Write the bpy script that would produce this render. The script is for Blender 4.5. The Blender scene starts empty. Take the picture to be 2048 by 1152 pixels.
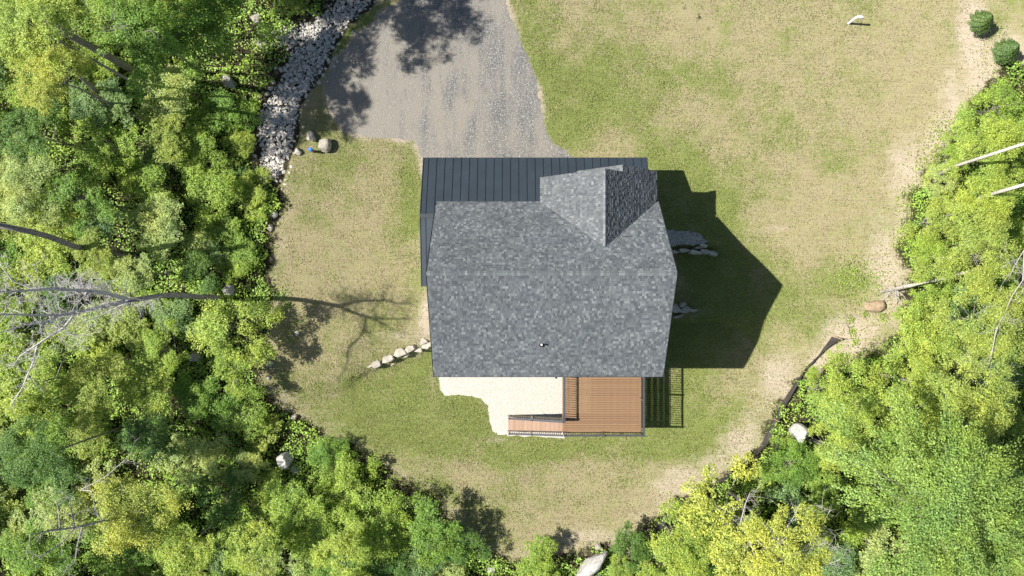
import bpy, bmesh, math
import numpy as np
from mathutils import Vector, Matrix

# ------------------------------------------------------------------ camera, world, sun, exposure
scn = bpy.context.scene
COL = scn.collection
CAM_H = 43.75
cam_d = bpy.data.cameras.new('camera')
cam_d.sensor_width = 36.0
cam_d.lens = 1400 / 2048 * 36.0
cam_d.clip_end = 2000
cam = bpy.data.objects.new('camera', cam_d)
cam.location = (0, 0, CAM_H)
COL.objects.link(cam)
scn.camera = cam

SUN_TO = Vector((-1240, 78, 1400)).normalized()      # towards the sun
SUN_EL = math.asin(SUN_TO.z)
SUN_AZ = math.atan2(SUN_TO.x, SUN_TO.y)
world = bpy.data.worlds.new('World')
scn.world = world
world.use_nodes = True
wn = world.node_tree
wn.nodes.clear()
w_out = wn.nodes.new('ShaderNodeOutputWorld')
w_bg = wn.nodes.new('ShaderNodeBackground')
w_sky = wn.nodes.new('ShaderNodeTexSky')
w_sky.sky_type = 'NISHITA'
w_sky.sun_disc = False
w_sky.sun_elevation = SUN_EL
w_sky.sun_rotation = SUN_AZ % (2 * math.pi)
w_bg.inputs['Strength'].default_value = 0.056
wn.links.new(w_sky.outputs[0], w_bg.inputs[0])
wn.links.new(w_bg.outputs[0], w_out.inputs[0])
sun_d = bpy.data.lights.new('sun', 'SUN')
sun_d.energy = 5.0
sun_d.angle = math.radians(0.53)
sun_d.color = (1.0, 0.95, 0.87)
sun = bpy.data.objects.new('sun', sun_d)
sun.rotation_euler = (-SUN_TO).to_track_quat('-Z', 'Y').to_euler()
sun.location = SUN_TO * 90
COL.objects.link(sun)
scn.view_settings.view_transform = 'Standard'
scn.view_settings.look = 'None'
scn.view_settings.gamma = 1.0
scn.view_settings.use_curve_mapping = False
scn.view_settings.exposure = 1.2
scn.render.engine = 'CYCLES'
scn.cycles.max_bounces = 6
scn.cycles.diffuse_bounces = 4
scn.cycles.glossy_bounces = 2
scn.cycles.transmission_bounces = 3
scn.cycles.use_denoising = True

rng = np.random.default_rng(7)
K = 1400.0

# ------------------------------------------------------------------ terrain height and photo measures
def sm(t):
    t = np.clip(t, 0, 1)
    return t * t * (3 - 2 * t)

def gz(x, y):
    x = np.asarray(x, float); y = np.asarray(y, float)
    d = np.maximum(0, x - 12.9)
    w1 = 0.35 + 0.55 * d
    right = -0.5 * sm((2.75 - y) / w1) - 0.65 * sm((-1.75 - y) / w1)
    yc = -4.0 + (x + 6.2) * 0.37
    yc = np.clip(yc, -5.6, -3.6)
    w2 = 0.4 + 0.5 * np.maximum(0, -9.3 - x)
    left = -0.42 * sm((yc - y) / w2) - 0.73 * sm((yc + 1.9 - y) / (3.0 + w2 - 0.4))
    t = sm((x - 0.0) / 4.0)
    z = left * (1 - t) + right * t
    far = sm((np.hypot(x / 36, y / 21) - 1.0) * 1.5)
    return z * (1 - far)

def gzs(x, y):
    return float(gz(x, y))

def P(px, py, z):
    s = (CAM_H - z) / K
    return Vector(((px - 1024) * s, (576 - py) * s, z))

def PG(px, py, dz=0.0):
    z = 0.0
    for _ in range(5):
        p = P(px, py, z)
        z = gzs(p.x, p.y)
    p = P(px, py, z)
    return Vector((p.x, p.y, z + dz))

def PGa(pts):
    return np.array([tuple(PG(a, b)) for a, b in pts])

def inside(px, py, poly):
    px = np.asarray(px, float); py = np.asarray(py, float)
    r = np.zeros(px.shape, bool)
    n = len(poly)
    for i in range(n):
        x0, y0 = poly[i][0], poly[i][1]
        x1, y1 = poly[(i + 1) % n][0], poly[(i + 1) % n][1]
        c = ((y0 > py) != (y1 > py))
        with np.errstate(divide='ignore', invalid='ignore'):
            xi = (x1 - x0) * (py - y0) / (y1 - y0 if y1 != y0 else 1e-9) + x0
        r ^= c & (px < xi)
    return r

def dist_poly(px, py, poly):
    """distance to the outline, positive inside"""
    px = np.asarray(px, float); py = np.asarray(py, float)
    d = np.full(px.shape, 1e9)
    n = len(poly)
    for i in range(n):
        a = np.array(poly[i][:2], float); b = np.array(poly[(i + 1) % n][:2], float)
        ab = b - a
        t = np.clip(((px - a[0]) * ab[0] + (py - a[1]) * ab[1]) / max(1e-9, ab @ ab), 0, 1)
        d = np.minimum(d, np.hypot(px - a[0] - t * ab[0], py - a[1] - t * ab[1]))
    return np.where(inside(px, py, poly), d, -d)

def dclear(X, Y):
    X = np.asarray(X, float); Y = np.asarray(Y, float)
    return dist_poly(X, Y, CLEAR) + .30 * np.sin(1.3 * X + 2 * np.sin(.9 * Y)) * np.sin(1.15 * Y + 1) + .16 * np.sin(3.3 * Y + 1.7 * X) + .08 * np.sin(7.1 * Y - 3 * X)

CLEAR_PX = [(690, -30), (640, 25), (585, 62), (572, 118), (540, 180), (498, 262), (510, 350), (555, 372), (562, 420), (543, 470), (538, 520), (543, 600),
            (540, 680), (512, 765), (600, 835), (645, 868), (705, 897), (760, 935), (830, 975), (880, 1012), (950, 1085), (1015, 1122),
            (1100, 1112), (1190, 1100), (1245, 1075), (1300, 1045), (1365, 1000), (1425, 968), (1500, 918), (1530, 868), (1568, 800),
            (1600, 750), (1655, 735), (1700, 728), (1760, 705), (1800, 640), (1812, 580), (1800, 520), (1812, 440), (1835, 370), (1870, 310),
            (1925, 250), (1960, 190), (2015, 130), (2200, 100), (2300, -400), (760, -400)]
CLEAR = PGa(CLEAR_PX)
DRIVE_PX = [(800, -60), (798, 0), (770, 25), (730, 55), (700, 85), (672, 120), (650, 160), (655, 200), (668, 232), (688, 260), (735, 275),
            (825, 279), (838, 300), (846, 318), (846, 345), (1150, 345), (1146, 318), (1130, 298), (1108, 290), (1094, 265), (1086, 235), (1079, 200),
            (1072, 160), (1058, 118), (1042, 85), (1030, 55), (1018, 25), (1010, 0), (1006, -60)]
PATIO_PX = [(874, 730), (880, 776), (890, 792), (930, 790), (962, 797), (975, 812), (980, 840), (984, 862), (1000, 870), (1060, 873), (1130, 876), (1135, 730)]
RIP_PX = [(700, -30), (766, -12), (740, 22), (700, 55), (672, 95), (655, 140), (625, 180), (603, 215), (600, 270), (582, 320), (566, 372),
          (530, 366), (512, 330), (508, 268), (500, 240), (535, 180), (560, 130), (575, 105), (545, 92), (540, 60), (600, 40), (650, 15), (680, -30)]
RIP = PGa(RIP_PX)
DRW = PGa(DRIVE_PX)

# ------------------------------------------------------------------ object helpers
def tag(o, label=None, cat=None, group=None, kind=None):
    if label: o['label'] = label
    if cat: o['category'] = cat
    if group: o['group'] = group
    if kind: o['kind'] = kind
    return o

def empty(name, loc=(0, 0, 0), rz=0.0, label=None, cat=None, group=None, kind=None):
    o = bpy.data.objects.new(name, None)
    o.empty_display_size = 0.3
    o.location = loc
    o.rotation_euler = (0, 0, rz)
    COL.objects.link(o)
    return tag(o, label, cat, group, kind)

def link(name, me, parent=None, **kw):
    o = bpy.data.objects.new(name, me)
    COL.objects.link(o)
    if parent is not None:
        o.parent = parent
    return tag(o, **kw)

def mesh_np(name, V, faces_n, idx, mat, smooth=False):
    """V (n,3), all faces with faces_n corners, idx flat"""
    me = bpy.data.meshes.new(name)
    V = np.ascontiguousarray(V, dtype=np.float32)
    idx = np.ascontiguousarray(idx, dtype=np.int32).ravel()
    nf = len(idx) // faces_n
    me.vertices.add(len(V)); me.vertices.foreach_set('co', V.ravel())
    me.loops.add(len(idx)); me.loops.foreach_set('vertex_index', idx)
    me.polygons.add(nf)
    me.polygons.foreach_set('loop_start', np.arange(0, nf * faces_n, faces_n, dtype=np.int32))
    if smooth:
        me.polygons.foreach_set('use_smooth', np.ones(nf, bool))
    else:
        me.polygons.foreach_set('use_smooth', np.zeros(nf, bool))
    me.update(calc_edges=True)
    if mat: me.materials.append(mat)
    return me

def mesh_py(name, V, Fc, mat, smooth=False):
    me = bpy.data.meshes.new(name)
    me.from_pydata([tuple(v) for v in V], [], [tuple(f) for f in Fc])
    me.update()
    if smooth:
        me.polygons.foreach_set('use_smooth', np.ones(len(me.polygons), bool))
    if mat: me.materials.append(mat)
    return me

class MB:
    def __init__(s): s.V = []; s.F = []
    def add(s, V, Fc):
        n = len(s.V)
        s.V += [tuple(v) for v in V]
        s.F += [tuple(i + n for i in f) for f in Fc]
        return s
    def box(s, x0, x1, y0, y1, z0, z1):
        return s.add([(x0, y0, z0), (x1, y0, z0), (x1, y1, z0), (x0, y1, z0), (x0, y0, z1), (x1, y0, z1), (x1, y1, z1), (x0, y1, z1)],
                     [(0, 3, 2, 1), (4, 5, 6, 7), (0, 1, 5, 4), (1, 2, 6, 5), (2, 3, 7, 6), (3, 0, 4, 7)])
    def bar(s, a, b, w, h, up=(0, 0, 1)):
        a = Vector(a); b = Vector(b); d = (b - a).normalized()
        side = d.cross(Vector(up))
        if side.length < 1e-6: side = Vector((1, 0, 0))
        side.normalize(); u = side.cross(d).normalized()
        V = []
        for p in (a, b):
            for sx, sz in ((-1, -1), (1, -1), (1, 1), (-1, 1)):
                V.append(p + side * (sx * w / 2) + u * (sz * h / 2))
        return s.add(V, [(0, 1, 2, 3), (7, 6, 5, 4), (0, 4, 5, 1), (1, 5, 6, 2), (2, 6, 7, 3), (3, 7, 4, 0)])
    def prism(s, pts, z0, z1):
        """pts ccw (x,y); z may be callable"""
        n = len(pts)
        V = [(p[0], p[1], z0(p) if callable(z0) else z0) for p in pts] + [(p[0], p[1], z1(p) if callable(z1) else z1) for p in pts]
        Fc = [tuple(range(n - 1, -1, -1)), tuple(range(n, 2 * n))] + [(i, (i + 1) % n, n + (i + 1) % n, n + i) for i in range(n)]
        return s.add(V, Fc)
    def tube(s, pts, rad, n=6, cap=True):
        pts = [Vector(p) for p in pts]
        m = len(pts); V = []; Fc = []
        ref = Vector((0.31, 0.17, 0.93))
        for i, p in enumerate(pts):
            d = (pts[min(i + 1, m - 1)] - pts[max(i - 1, 0)])
            if d.length < 1e-9: d = Vector((0, 0, 1))
            d.normalize()
            a = d.cross(ref)
            if a.length < 0.05: a = d.cross(Vector((1, 0, 0)))
            a.normalize(); b = d.cross(a)
            r = rad[i] if hasattr(rad, '__len__') else rad
            for k in range(n):
                t = 2 * math.pi * k / n
                V.append(p + a * (r * math.cos(t)) + b * (r * math.sin(t)))
        for i in range(m - 1):
            for k in range(n):
                Fc.append((i * n + k, i * n + (k + 1) % n, (i + 1) * n + (k + 1) % n, (i + 1) * n + k))
        if cap:
            Fc.append(tuple(range(n - 1, -1, -1))); Fc.append(tuple((m - 1) * n + k for k in range(n)))
        return s.add(V, Fc)
    def mesh(s, name, mat, smooth=False):
        return mesh_py(name, s.V, s.F, mat, smooth)
    def obj(s, name, mat, parent=None, smooth=False, **kw):
        return link(name, s.mesh(name, mat, smooth), parent, **kw)

# ------------------------------------------------------------------ materials
def new_mat(name):
    m = bpy.data.materials.new(name); m.use_nodes = True
    nt = m.node_tree
    bsdf = nt.nodes['Principled BSDF']
    return m, nt, bsdf

class NB:
    """tiny node builder"""
    def __init__(s, nt): s.nt = nt; s.n = nt.nodes; s.l = nt.links
    def put(s, sock, v):
        if v is None: return
        if isinstance(v, bpy.types.NodeSocket): s.l.new(v, sock)
        else:
            try: sock.default_value = v
            except Exception: sock.default_value = tuple(v) + (1.0,)
    def coord(s, kind='Object'): return s.n.new('ShaderNodeTexCoord').outputs[kind]
    def pos(s): return s.n.new('ShaderNodeNewGeometry').outputs['Position']
    def island(s): return s.n.new('ShaderNodeNewGeometry').outputs['Random Per Island']
    def mapping(s, v, scale=(1, 1, 1), rot=(0, 0, 0), loc=(0, 0, 0)):
        m = s.n.new('ShaderNodeMapping'); s.put(m.inputs[0], v)
        m.inputs['Scale'].default_value = scale; m.inputs['Rotation'].default_value = rot; m.inputs['Location'].default_value = loc
        return m.outputs[0]
    def noise(s, v, scale, detail=4, rough=0.55, dist=0.0, col=False):
        m = s.n.new('ShaderNodeTexNoise'); s.put(m.inputs['Vector'], v)
        m.inputs['Scale'].default_value = scale; m.inputs['Detail'].default_value = detail
        m.inputs['Roughness'].default_value = rough; m.inputs['Distortion'].default_value = dist
        return m.outputs['Color' if col else 'Fac']
    def voro(s, v, scale, feature='F1', out='Distance', rnd=1.0):
        m = s.n.new('ShaderNodeTexVoronoi'); m.feature = feature; s.put(m.inputs['Vector'], v)
        m.inputs['Scale'].default_value = scale; m.inputs['Randomness'].default_value = rnd
        return m.outputs[out]
    def ramp(s, f, stops, interp='LINEAR'):
        m = s.n.new('ShaderNodeValToRGB'); s.put(m.inputs[0], f); m.color_ramp.interpolation = interp
        el = m.color_ramp.elements
        while len(el) < len(stops): el.new(0.5)
        for e, (p, c) in zip(el, stops):
            e.position = p
            e.color = (c, c, c, 1) if not hasattr(c, '__len__') else (tuple(c) + (1,))[:4]
        return m.outputs[0]
    def math(s, op, a, b=None, clamp=False):
        m = s.n.new('ShaderNodeMath'); m.operation = op; m.use_clamp = clamp
        s.put(m.inputs[0], a); s.put(m.inputs[1], b)
        return m.outputs[0]
    def mix(s, f, a, b, mode='MIX'):
        m = s.n.new('ShaderNodeMix'); m.data_type = 'RGBA'; m.blend_type = mode
        s.put(m.inputs[0], f); s.put(m.inputs[6], a); s.put(m.inputs[7], b)
        return m.outputs[2]
    def attr(s, name, out='Color'):
        m = s.n.new('ShaderNodeAttribute'); m.attribute_name = name
        return m.outputs[out]
    def sep(s, c):
        m = s.n.new('ShaderNodeSeparateColor'); s.put(m.inputs[0], c); return m.outputs
    def sepv(s, c):
        m = s.n.new('ShaderNodeSeparateXYZ'); s.put(m.inputs[0], c); return m.outputs
    def objinfo(s): return s.n.new('ShaderNodeObjectInfo').outputs
    def bump(s, h, strength=0.5, dist=0.02):
        m = s.n.new('ShaderNodeBump'); s.put(m.inputs['Height'], h)
        m.inputs['Strength'].default_value = strength; m.inputs['Distance'].default_value = dist
        return m.outputs[0]

def simple(name, col, rough=0.6, var=0.12, scale=6.0, metal=0.0, spec=0.5, bump=0.0, island=0.0, objrand=0.0):
    m, nt, b = new_mat(name); nb = NB(nt)
    n = nb.noise(nb.coord(), scale, 5)
    lo = tuple(c * (1 - var * 2) for c in col); hi = tuple(min(1, c * (1 + var * 2)) for c in col)
    c = nb.ramp(n, [(0.25, lo), (0.75, hi)])
    if island:
        v = nb.ramp(nb.island(), [(0, 1 - island), (1, 1 + island)])
        c = nb.mix(1.0, c, v, 'MULTIPLY')
    if objrand:
        v = nb.ramp(nb.objinfo()['Random'], [(0, 1 - objrand), (1, 1.0)])
        c = nb.mix(1.0, c, v, 'MULTIPLY')
    nb.put(b.inputs['Base Color'], c)
    b.inputs['Roughness'].default_value = rough
    b.inputs['Metallic'].default_value = metal
    b.inputs['Specular IOR Level'].default_value = spec
    if bump:
        nb.put(b.inputs['Normal'], nb.bump(nb.noise(nb.coord(), scale * 6, 4), bump, 0.02))
    return m

def ground_material():
    m, nt, b = new_mat('lawn_and_soil'); nb = NB(nt)
    p = nb.pos()
    z = nb.sep(nb.attr('zone'))
    zg, zb, zf = z[0], z[1], z[2]
    big = nb.noise(p, 0.42, 5, 0.62)
    mid = nb.noise(p, 2.2, 5, 0.65)
    fine = nb.noise(p, 11.0, 4, 0.7)
    vfine = nb.noise(nb.mapping(p, (1, 1, 1), (0, 0, 0.6)), 34.0, 3, 0.7)
    # green amount
    g = nb.math('ADD', zg, nb.math('MULTIPLY', nb.math('SUBTRACT', big, 0.5), 2.5))
    g = nb.math('ADD', g, nb.math('MULTIPLY', nb.math('SUBTRACT', mid, 0.5), 1.1))
    tuft = nb.noise(nb.mapping(p, (1, 1, 1), (0, 0, 0.3)), 5.5, 3, 0.75, 0.6)
    g = nb.math('ADD', g, nb.math('MULTIPLY', nb.math('SUBTRACT', fine, 0.5), 1.5))
    g = nb.math('ADD', g, nb.math('MULTIPLY', nb.math('SUBTRACT', tuft, 0.5), 1.5))
    gf = nb.ramp(g, [(0.34, 0.0), (0.90, 1.0)])
    straw = nb.ramp(vfine, [(0.28, (0.140, 0.118, 0.068)), (0.5, (0.262, 0.229, 0.138)), (0.72, (0.385, 0.345, 0.222))])
    straw = nb.mix(nb.ramp(nb.noise(p, 1.1, 4), [(0.35, 0.0), (0.7, 0.55)]), straw, (0.255, 0.245, 0.108))
    green = nb.ramp(nb.noise(p, 24.0, 3, 0.7), [(0.30, (0.070, 0.094, 0.022)), (0.5, (0.145, 0.178, 0.048)), (0.72, (0.270, 0.300, 0.105))])
    c = nb.mix(gf, straw, green)
    bare = nb.ramp(nb.noise(p, 16.0, 4, 0.7), [(0.3, (0.27, 0.225, 0.165)), (0.7, (0.43, 0.378, 0.298))])
    bf = nb.ramp(nb.math('ADD', zb, nb.math('MULTIPLY', nb.math('SUBTRACT', mid, 0.5), 0.9)), [(0.35, 0.0), (0.75, 1.0)])
    c = nb.mix(bf, c, bare)
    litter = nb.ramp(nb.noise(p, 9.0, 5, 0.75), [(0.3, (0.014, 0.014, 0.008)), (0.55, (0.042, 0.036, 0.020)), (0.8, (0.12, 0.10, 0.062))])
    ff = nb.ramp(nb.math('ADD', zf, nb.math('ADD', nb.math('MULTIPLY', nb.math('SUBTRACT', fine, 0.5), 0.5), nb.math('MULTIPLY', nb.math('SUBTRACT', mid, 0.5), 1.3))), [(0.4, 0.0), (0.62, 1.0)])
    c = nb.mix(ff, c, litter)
    # seed-drill / mower streaks
    st = nb.noise(nb.mapping(p, (0.35, 5.0, 1), (0, 0, 0.9)), 1.4, 3)
    c = nb.mix(nb.ramp(st, [(0.45, 0.0), (0.72, 0.40)]), c, nb.mix(1.0, c, (0.62, 0.58, 0.52, 1), 'MULTIPLY'))
    nb.put(b.inputs['Base Color'], c)
    b.inputs['Roughness'].default_value = 0.95
    b.inputs['Diffuse Roughness'].default_value = 0.7
    b.inputs['Specular IOR Level'].default_value = 0.15
    h = nb.math('ADD', nb.math('MULTIPLY', vfine, 0.7), nb.math('MULTIPLY', fine, 0.9))
    nb.put(b.inputs['Normal'], nb.bump(h, 0.9, 0.06))
    return m

def gravel_material(name, cols, tan=None, scale=26.0, streak=False):
    m, nt, b = new_mat(name); nb = NB(nt)
    p = nb.pos()
    cell = nb.sep(nb.voro(p, scale, 'F1', 'Color'))[0]
    d = nb.voro(p, scale, 'F1', 'Distance')
    c = nb.ramp(cell, [(0.0, cols[0]), (0.45, cols[1]), (0.85, cols[2]), (0.97, cols[3])])
    c = nb.mix(nb.ramp(d, [(0.35, 0.0), (0.75, 0.5)]), c, cols[0])
    big = nb.noise(p, 0.7, 4)
    c = nb.mix(nb.ramp(big, [(0.3, 0.0), (0.75, 0.35)]), c, cols[1])
    if tan is not None:
        q = nb.mapping(p, (1.0, 0.14, 1.0), (0, 0, 0.05))
        s1 = nb.noise(q, 1.0, 6, 0.62, 0.5)
        q2 = nb.mapping(p, (1.0, 0.22, 1.0), (0, 0, -0.95))
        s2 = nb.noise(q2, 1.2, 5, 0.6, 0.4)
        big2 = nb.noise(nb.mapping(p, (1, 1, 1), (0, 0, 0), (3.1, 1.7, 0)), 0.30, 3, 0.5)
        tot = nb.math('ADD', nb.math('ADD', nb.math('MULTIPLY', s1, 0.40), nb.math('MULTIPLY', s2, 0.25)), nb.math('MULTIPLY', big2, 0.35))
        tot = nb.math('SUBTRACT', tot, nb.math('MULTIPLY', nb.sepv(p)[0], 0.010))
        f = nb.ramp(tot, [(0.455, 0.0), (0.575, 0.82)])
        dust = nb.ramp(nb.noise(p, 30, 3), [(0.3, tuple(t * 0.8 for t in tan)), (0.7, tan)])
        c = nb.mix(f, c, dust)
    nb.put(b.inputs['Base Color'], c)
    b.inputs['Roughness'].default_value = 0.9
    b.inputs['Specular IOR Level'].default_value = 0.25
    nb.put(b.inputs['Normal'], nb.bump(nb.math('SUBTRACT', 1.0, d), 0.7, 0.025))
    return m

def leaf_material(name, stiff=False, transl=0.42):
    m = bpy.data.materials.new(name); m.use_nodes = True
    nt = m.node_tree; nt.nodes.clear(); nb = NB(nt)
    oi = nb.objinfo()
    isl = nb.island()
    base = oi['Color']
    v = nb.ramp(isl, [(0.0, 0.50), (0.5, 1.0), (0.9, 1.35), (1.0, 1.75)])
    c = nb.mix(1.0, base, v, 'MULTIPLY')
    # hue swing in patches: yellower or bluer
    n = nb.noise(nb.pos(), 0.55, 4, 0.6)
    yel = nb.mix(1.0, c, (1.28, 1.15, 0.75, 1), 'MULTIPLY')
    blu = nb.mix(1.0, c, (0.74, 0.90, 1.05, 1), 'MULTIPLY')
    c2 = nb.mix(nb.ramp(n, [(0.3, 0.0), (0.7, 1.0)]), blu, yel)
    c = nb.mix(0.6, c, c2)
    hr = nb.math('FRACT', nb.math('MULTIPLY', isl, 17.3))
    c = nb.mix(nb.math('MULTIPLY', hr, 0.35), c, nb.mix(1.0, c, (1.25, 1.06, 0.8, 1), 'MULTIPLY'))
    d = nt.nodes.new('ShaderNodeBsdfPrincipled')
    nb.put(d.inputs['Base Color'], c)
    d.inputs['Roughness'].default_value = 0.5
    d.inputs['Specular IOR Level'].default_value = 0.35
    t = nt.nodes.new('ShaderNodeBsdfTranslucent')
    nb.put(t.inputs['Color'], nb.mix(1.0, c, (1.25, 1.2, 0.5, 1), 'MULTIPLY'))
    mx = nt.nodes.new('ShaderNodeMixShader'); mx.inputs[0].default_value = transl
    nt.links.new(d.outputs[0], mx.inputs[1]); nt.links.new(t.outputs[0], mx.inputs[2])
    o = nt.nodes.new('ShaderNodeOutputMaterial'); nt.links.new(mx.outputs[0], o.inputs[0])
    return m

def shingle_material():
    m, nt, b = new_mat('asphalt_shingle'); nb = NB(nt)
    isl = nb.island()
    c = nb.ramp(isl, [(0.0, (0.046, 0.053, 0.061)), (0.25, (0.066, 0.075, 0.084)), (0.62, (0.086, 0.096, 0.105)), (0.84, (0.101, 0.112, 0.120)), (0.91, (0.126, 0.138, 0.146)), (1.0, (0.153, 0.166, 0.174))])
    gr = nb.noise(nb.pos(), 60, 2)
    c = nb.mix(1.0, c, nb.ramp(gr, [(0.3, 0.78), (0.7, 1.2)]), 'MULTIPLY')
    big = nb.noise(nb.mapping(nb.pos(), (0.5, 1.2, 1.0), (0, 0, 0.5)), 0.9, 3)
    c = nb.mix(1.0, c, nb.ramp(big, [(0.3, 0.86), (0.7, 1.12)]), 'MULTIPLY')
    nb.put(b.inputs['Base Color'], c)
    b.inputs['Roughness'].default_value = 0.75
    b.inputs['Diffuse Roughness'].default_value = 0.6
    b.inputs['Specular IOR Level'].default_value = 0.5
    nb.put(b.inputs['Normal'], nb.bump(gr, 0.35, 0.008))
    return m

def rock_material(name, lo, mid, hi):
    m, nt, b = new_mat(name); nb = NB(nt)
    p = nb.coord()
    n = nb.noise(p, 3.5, 6, 0.65)
    c = nb.ramp(n, [(0.28, lo), (0.5, mid), (0.72, hi)])
    c = nb.mix(1.0, c, nb.ramp(nb.noise(p, 28, 4, 0.7), [(0.3, 0.75), (0.7, 1.15)]), 'MULTIPLY')
    v = nb.ramp(nb.objinfo()['Random'], [(0, 0.8), (1, 1.1)])
    c = nb.mix(1.0, c, v, 'MULTIPLY')
    i = nb.ramp(nb.island(), [(0, 0.60), (0.5, 0.95), (1, 1.35)])
    c = nb.mix(1.0, c, i, 'MULTIPLY')
    nb.put(b.inputs['Base Color'], c)
    b.inputs['Roughness'].default_value = 0.85
    nb.put(b.inputs['Normal'], nb.bump(nb.noise(p, 9, 6, 0.7), 0.7, 0.08))
    return m

def bark_material(name, lo, hi, bands=False):
    m, nt, b = new_mat(name); nb = NB(nt)
    p = nb.coord()
    n = nb.noise(nb.mapping(p, (6, 6, 1.2)), 2.5, 5, 0.7)
    c = nb.ramp(n, [(0.3, lo), (0.65, hi)])
    if bands:
        k = nb.noise(nb.mapping(p, (1.5, 1.5, 9)), 1.6, 3, 0.6)
        c = nb.mix(nb.ramp(k, [(0.60, 0.0), (0.68, 0.85)]), c, (0.05, 0.045, 0.04))
    nb.put(b.inputs['Base Color'], c)
    b.inputs['Roughness'].default_value = 0.85
    nb.put(b.inputs['Normal'], nb.bump(n, 0.6, 0.03))
    return m

def board_material(name, lo, hi):
    m, nt, b = new_mat(name); nb = NB(nt)
    p = nb.coord()
    c = nb.ramp(nb.objinfo()['Random'], [(0.0, lo), (1.0, hi)])
    g = nb.noise(nb.mapping(p, (1.5, 14, 14)), 3, 4, 0.6)
    c = nb.mix(1.0, c, nb.ramp(g, [(0.3, 0.86), (0.7, 1.12)]), 'MULTIPLY')
    nb.put(b.inputs['Base Color'], c)
    b.inputs['Roughness'].default_value = 0.6
    return m

M = {}
M['ground'] = ground_material()
M['drive'] = gravel_material('driveway_gravel', [(0.062, 0.061, 0.060), (0.118, 0.116, 0.112), (0.185, 0.182, 0.176), (0.38, 0.375, 0.365)], tan=(0.212, 0.195, 0.165), scale=24)
M['patio'] = gravel_material('crushed_stone', [(0.30, 0.28, 0.24), (0.375, 0.36, 0.325), (0.42, 0.405, 0.37), (0.48, 0.465, 0.43)], scale=22)
M['bluegravel'] = gravel_material('washed_gravel', [(0.15, 0.15, 0.14), (0.26, 0.255, 0.24), (0.36, 0.355, 0.34), (0.5, 0.49, 0.47)], scale=18)
M['leaf'] = leaf_material('broad_leaf')
M['needle'] = leaf_material('needle_leaf', transl=0.12)
M['shingle'] = shingle_material()
M['metal'] = simple('standing_seam_steel', (0.033, 0.043, 0.053), rough=0.40, var=0.07, scale=1.3, metal=0.3)
M['metal_dark'] = simple('dark_steel_trim', (0.020, 0.024, 0.028), rough=0.4, var=0.1)
M['rock'] = rock_material('granite', (0.21, 0.195, 0.16), (0.33, 0.305, 0.255), (0.45, 0.42, 0.36))
M['rockw'] = rock_material('pale_granite', (0.22, 0.212, 0.198), (0.34, 0.33, 0.31), (0.45, 0.44, 0.42))
M['earth'] = rock_material('earthy_rock', (0.16, 0.11, 0.06), (0.30, 0.22, 0.14), (0.42, 0.34, 0.24))
M['riprap'] = rock_material('riprap_stone', (0.265, 0.246, 0.222), (0.38, 0.36, 0.33), (0.50, 0.478, 0.447))
M['bark'] = bark_material('grey_bark', (0.08, 0.068, 0.06), (0.27, 0.245, 0.215))
M['deadwood'] = bark_material('dead_wood', (0.10, 0.09, 0.085), (0.28, 0.26, 0.25))
M['twig'] = bark_material('bleached_twig', (0.20, 0.185, 0.175), (0.36, 0.335, 0.32))
M['bone'] = bark_material('bone_wood', (0.34, 0.322, 0.31), (0.50, 0.48, 0.465))
M['birch'] = bark_material('birch_bark', (0.27, 0.245, 0.21), (0.45, 0.42, 0.37), bands=True)
M['deck'] = board_material('composite_deck', (0.155, 0.087, 0.044), (0.188, 0.110, 0.057))
M['tread'] = board_material('composite_tread', (0.245, 0.162, 0.112), (0.28, 0.190, 0.134))
M['under'] = simple('pressure_treated_frame', (0.14, 0.11, 0.075), rough=0.8, var=0.15)
M['railing'] = simple('black_aluminium_rail', (0.050, 0.052, 0.058), rough=0.22, var=0.05, metal=0.0, spec=0.9)
M['siding'] = simple('white_siding', (0.72, 0.72, 0.70), rough=0.55, var=0.03)
M['trim'] = simple('white_trim', (0.78, 0.78, 0.77), rough=0.5, var=0.02)
M['glass'] = simple('window_glass', (0.03, 0.035, 0.04), rough=0.05, var=0.02, spec=0.8)
M['door'] = simple('charcoal_door', (0.05, 0.052, 0.055), rough=0.5, var=0.05)
M['concrete'] = simple('concrete_foundation', (0.38, 0.37, 0.35), rough=0.9, var=0.1, bump=0.3)
M['fabric'] = simple('silt_fabric', (0.028, 0.024, 0.021), rough=0.85, var=0.2, scale=3)
M['stake'] = simple('wood_stake', (0.36, 0.26, 0.16), rough=0.8, var=0.15)
M['pvc'] = simple('white_pvc', (0.80, 0.81, 0.80), rough=0.35, var=0.02)
M['blue'] = simple('blue_well_cap', (0.025, 0.14, 0.50), rough=0.35, var=0.05)
M['casing'] = simple('steel_casing', (0.10, 0.12, 0.15), rough=0.5, var=0.1)
M['rubber'] = simple('black_plastic', (0.018, 0.018, 0.02), rough=0.5, var=0.1)
M['teal'] = simple('pale_blue_pipe', (0.30, 0.50, 0.50), rough=0.4, var=0.03)

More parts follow.
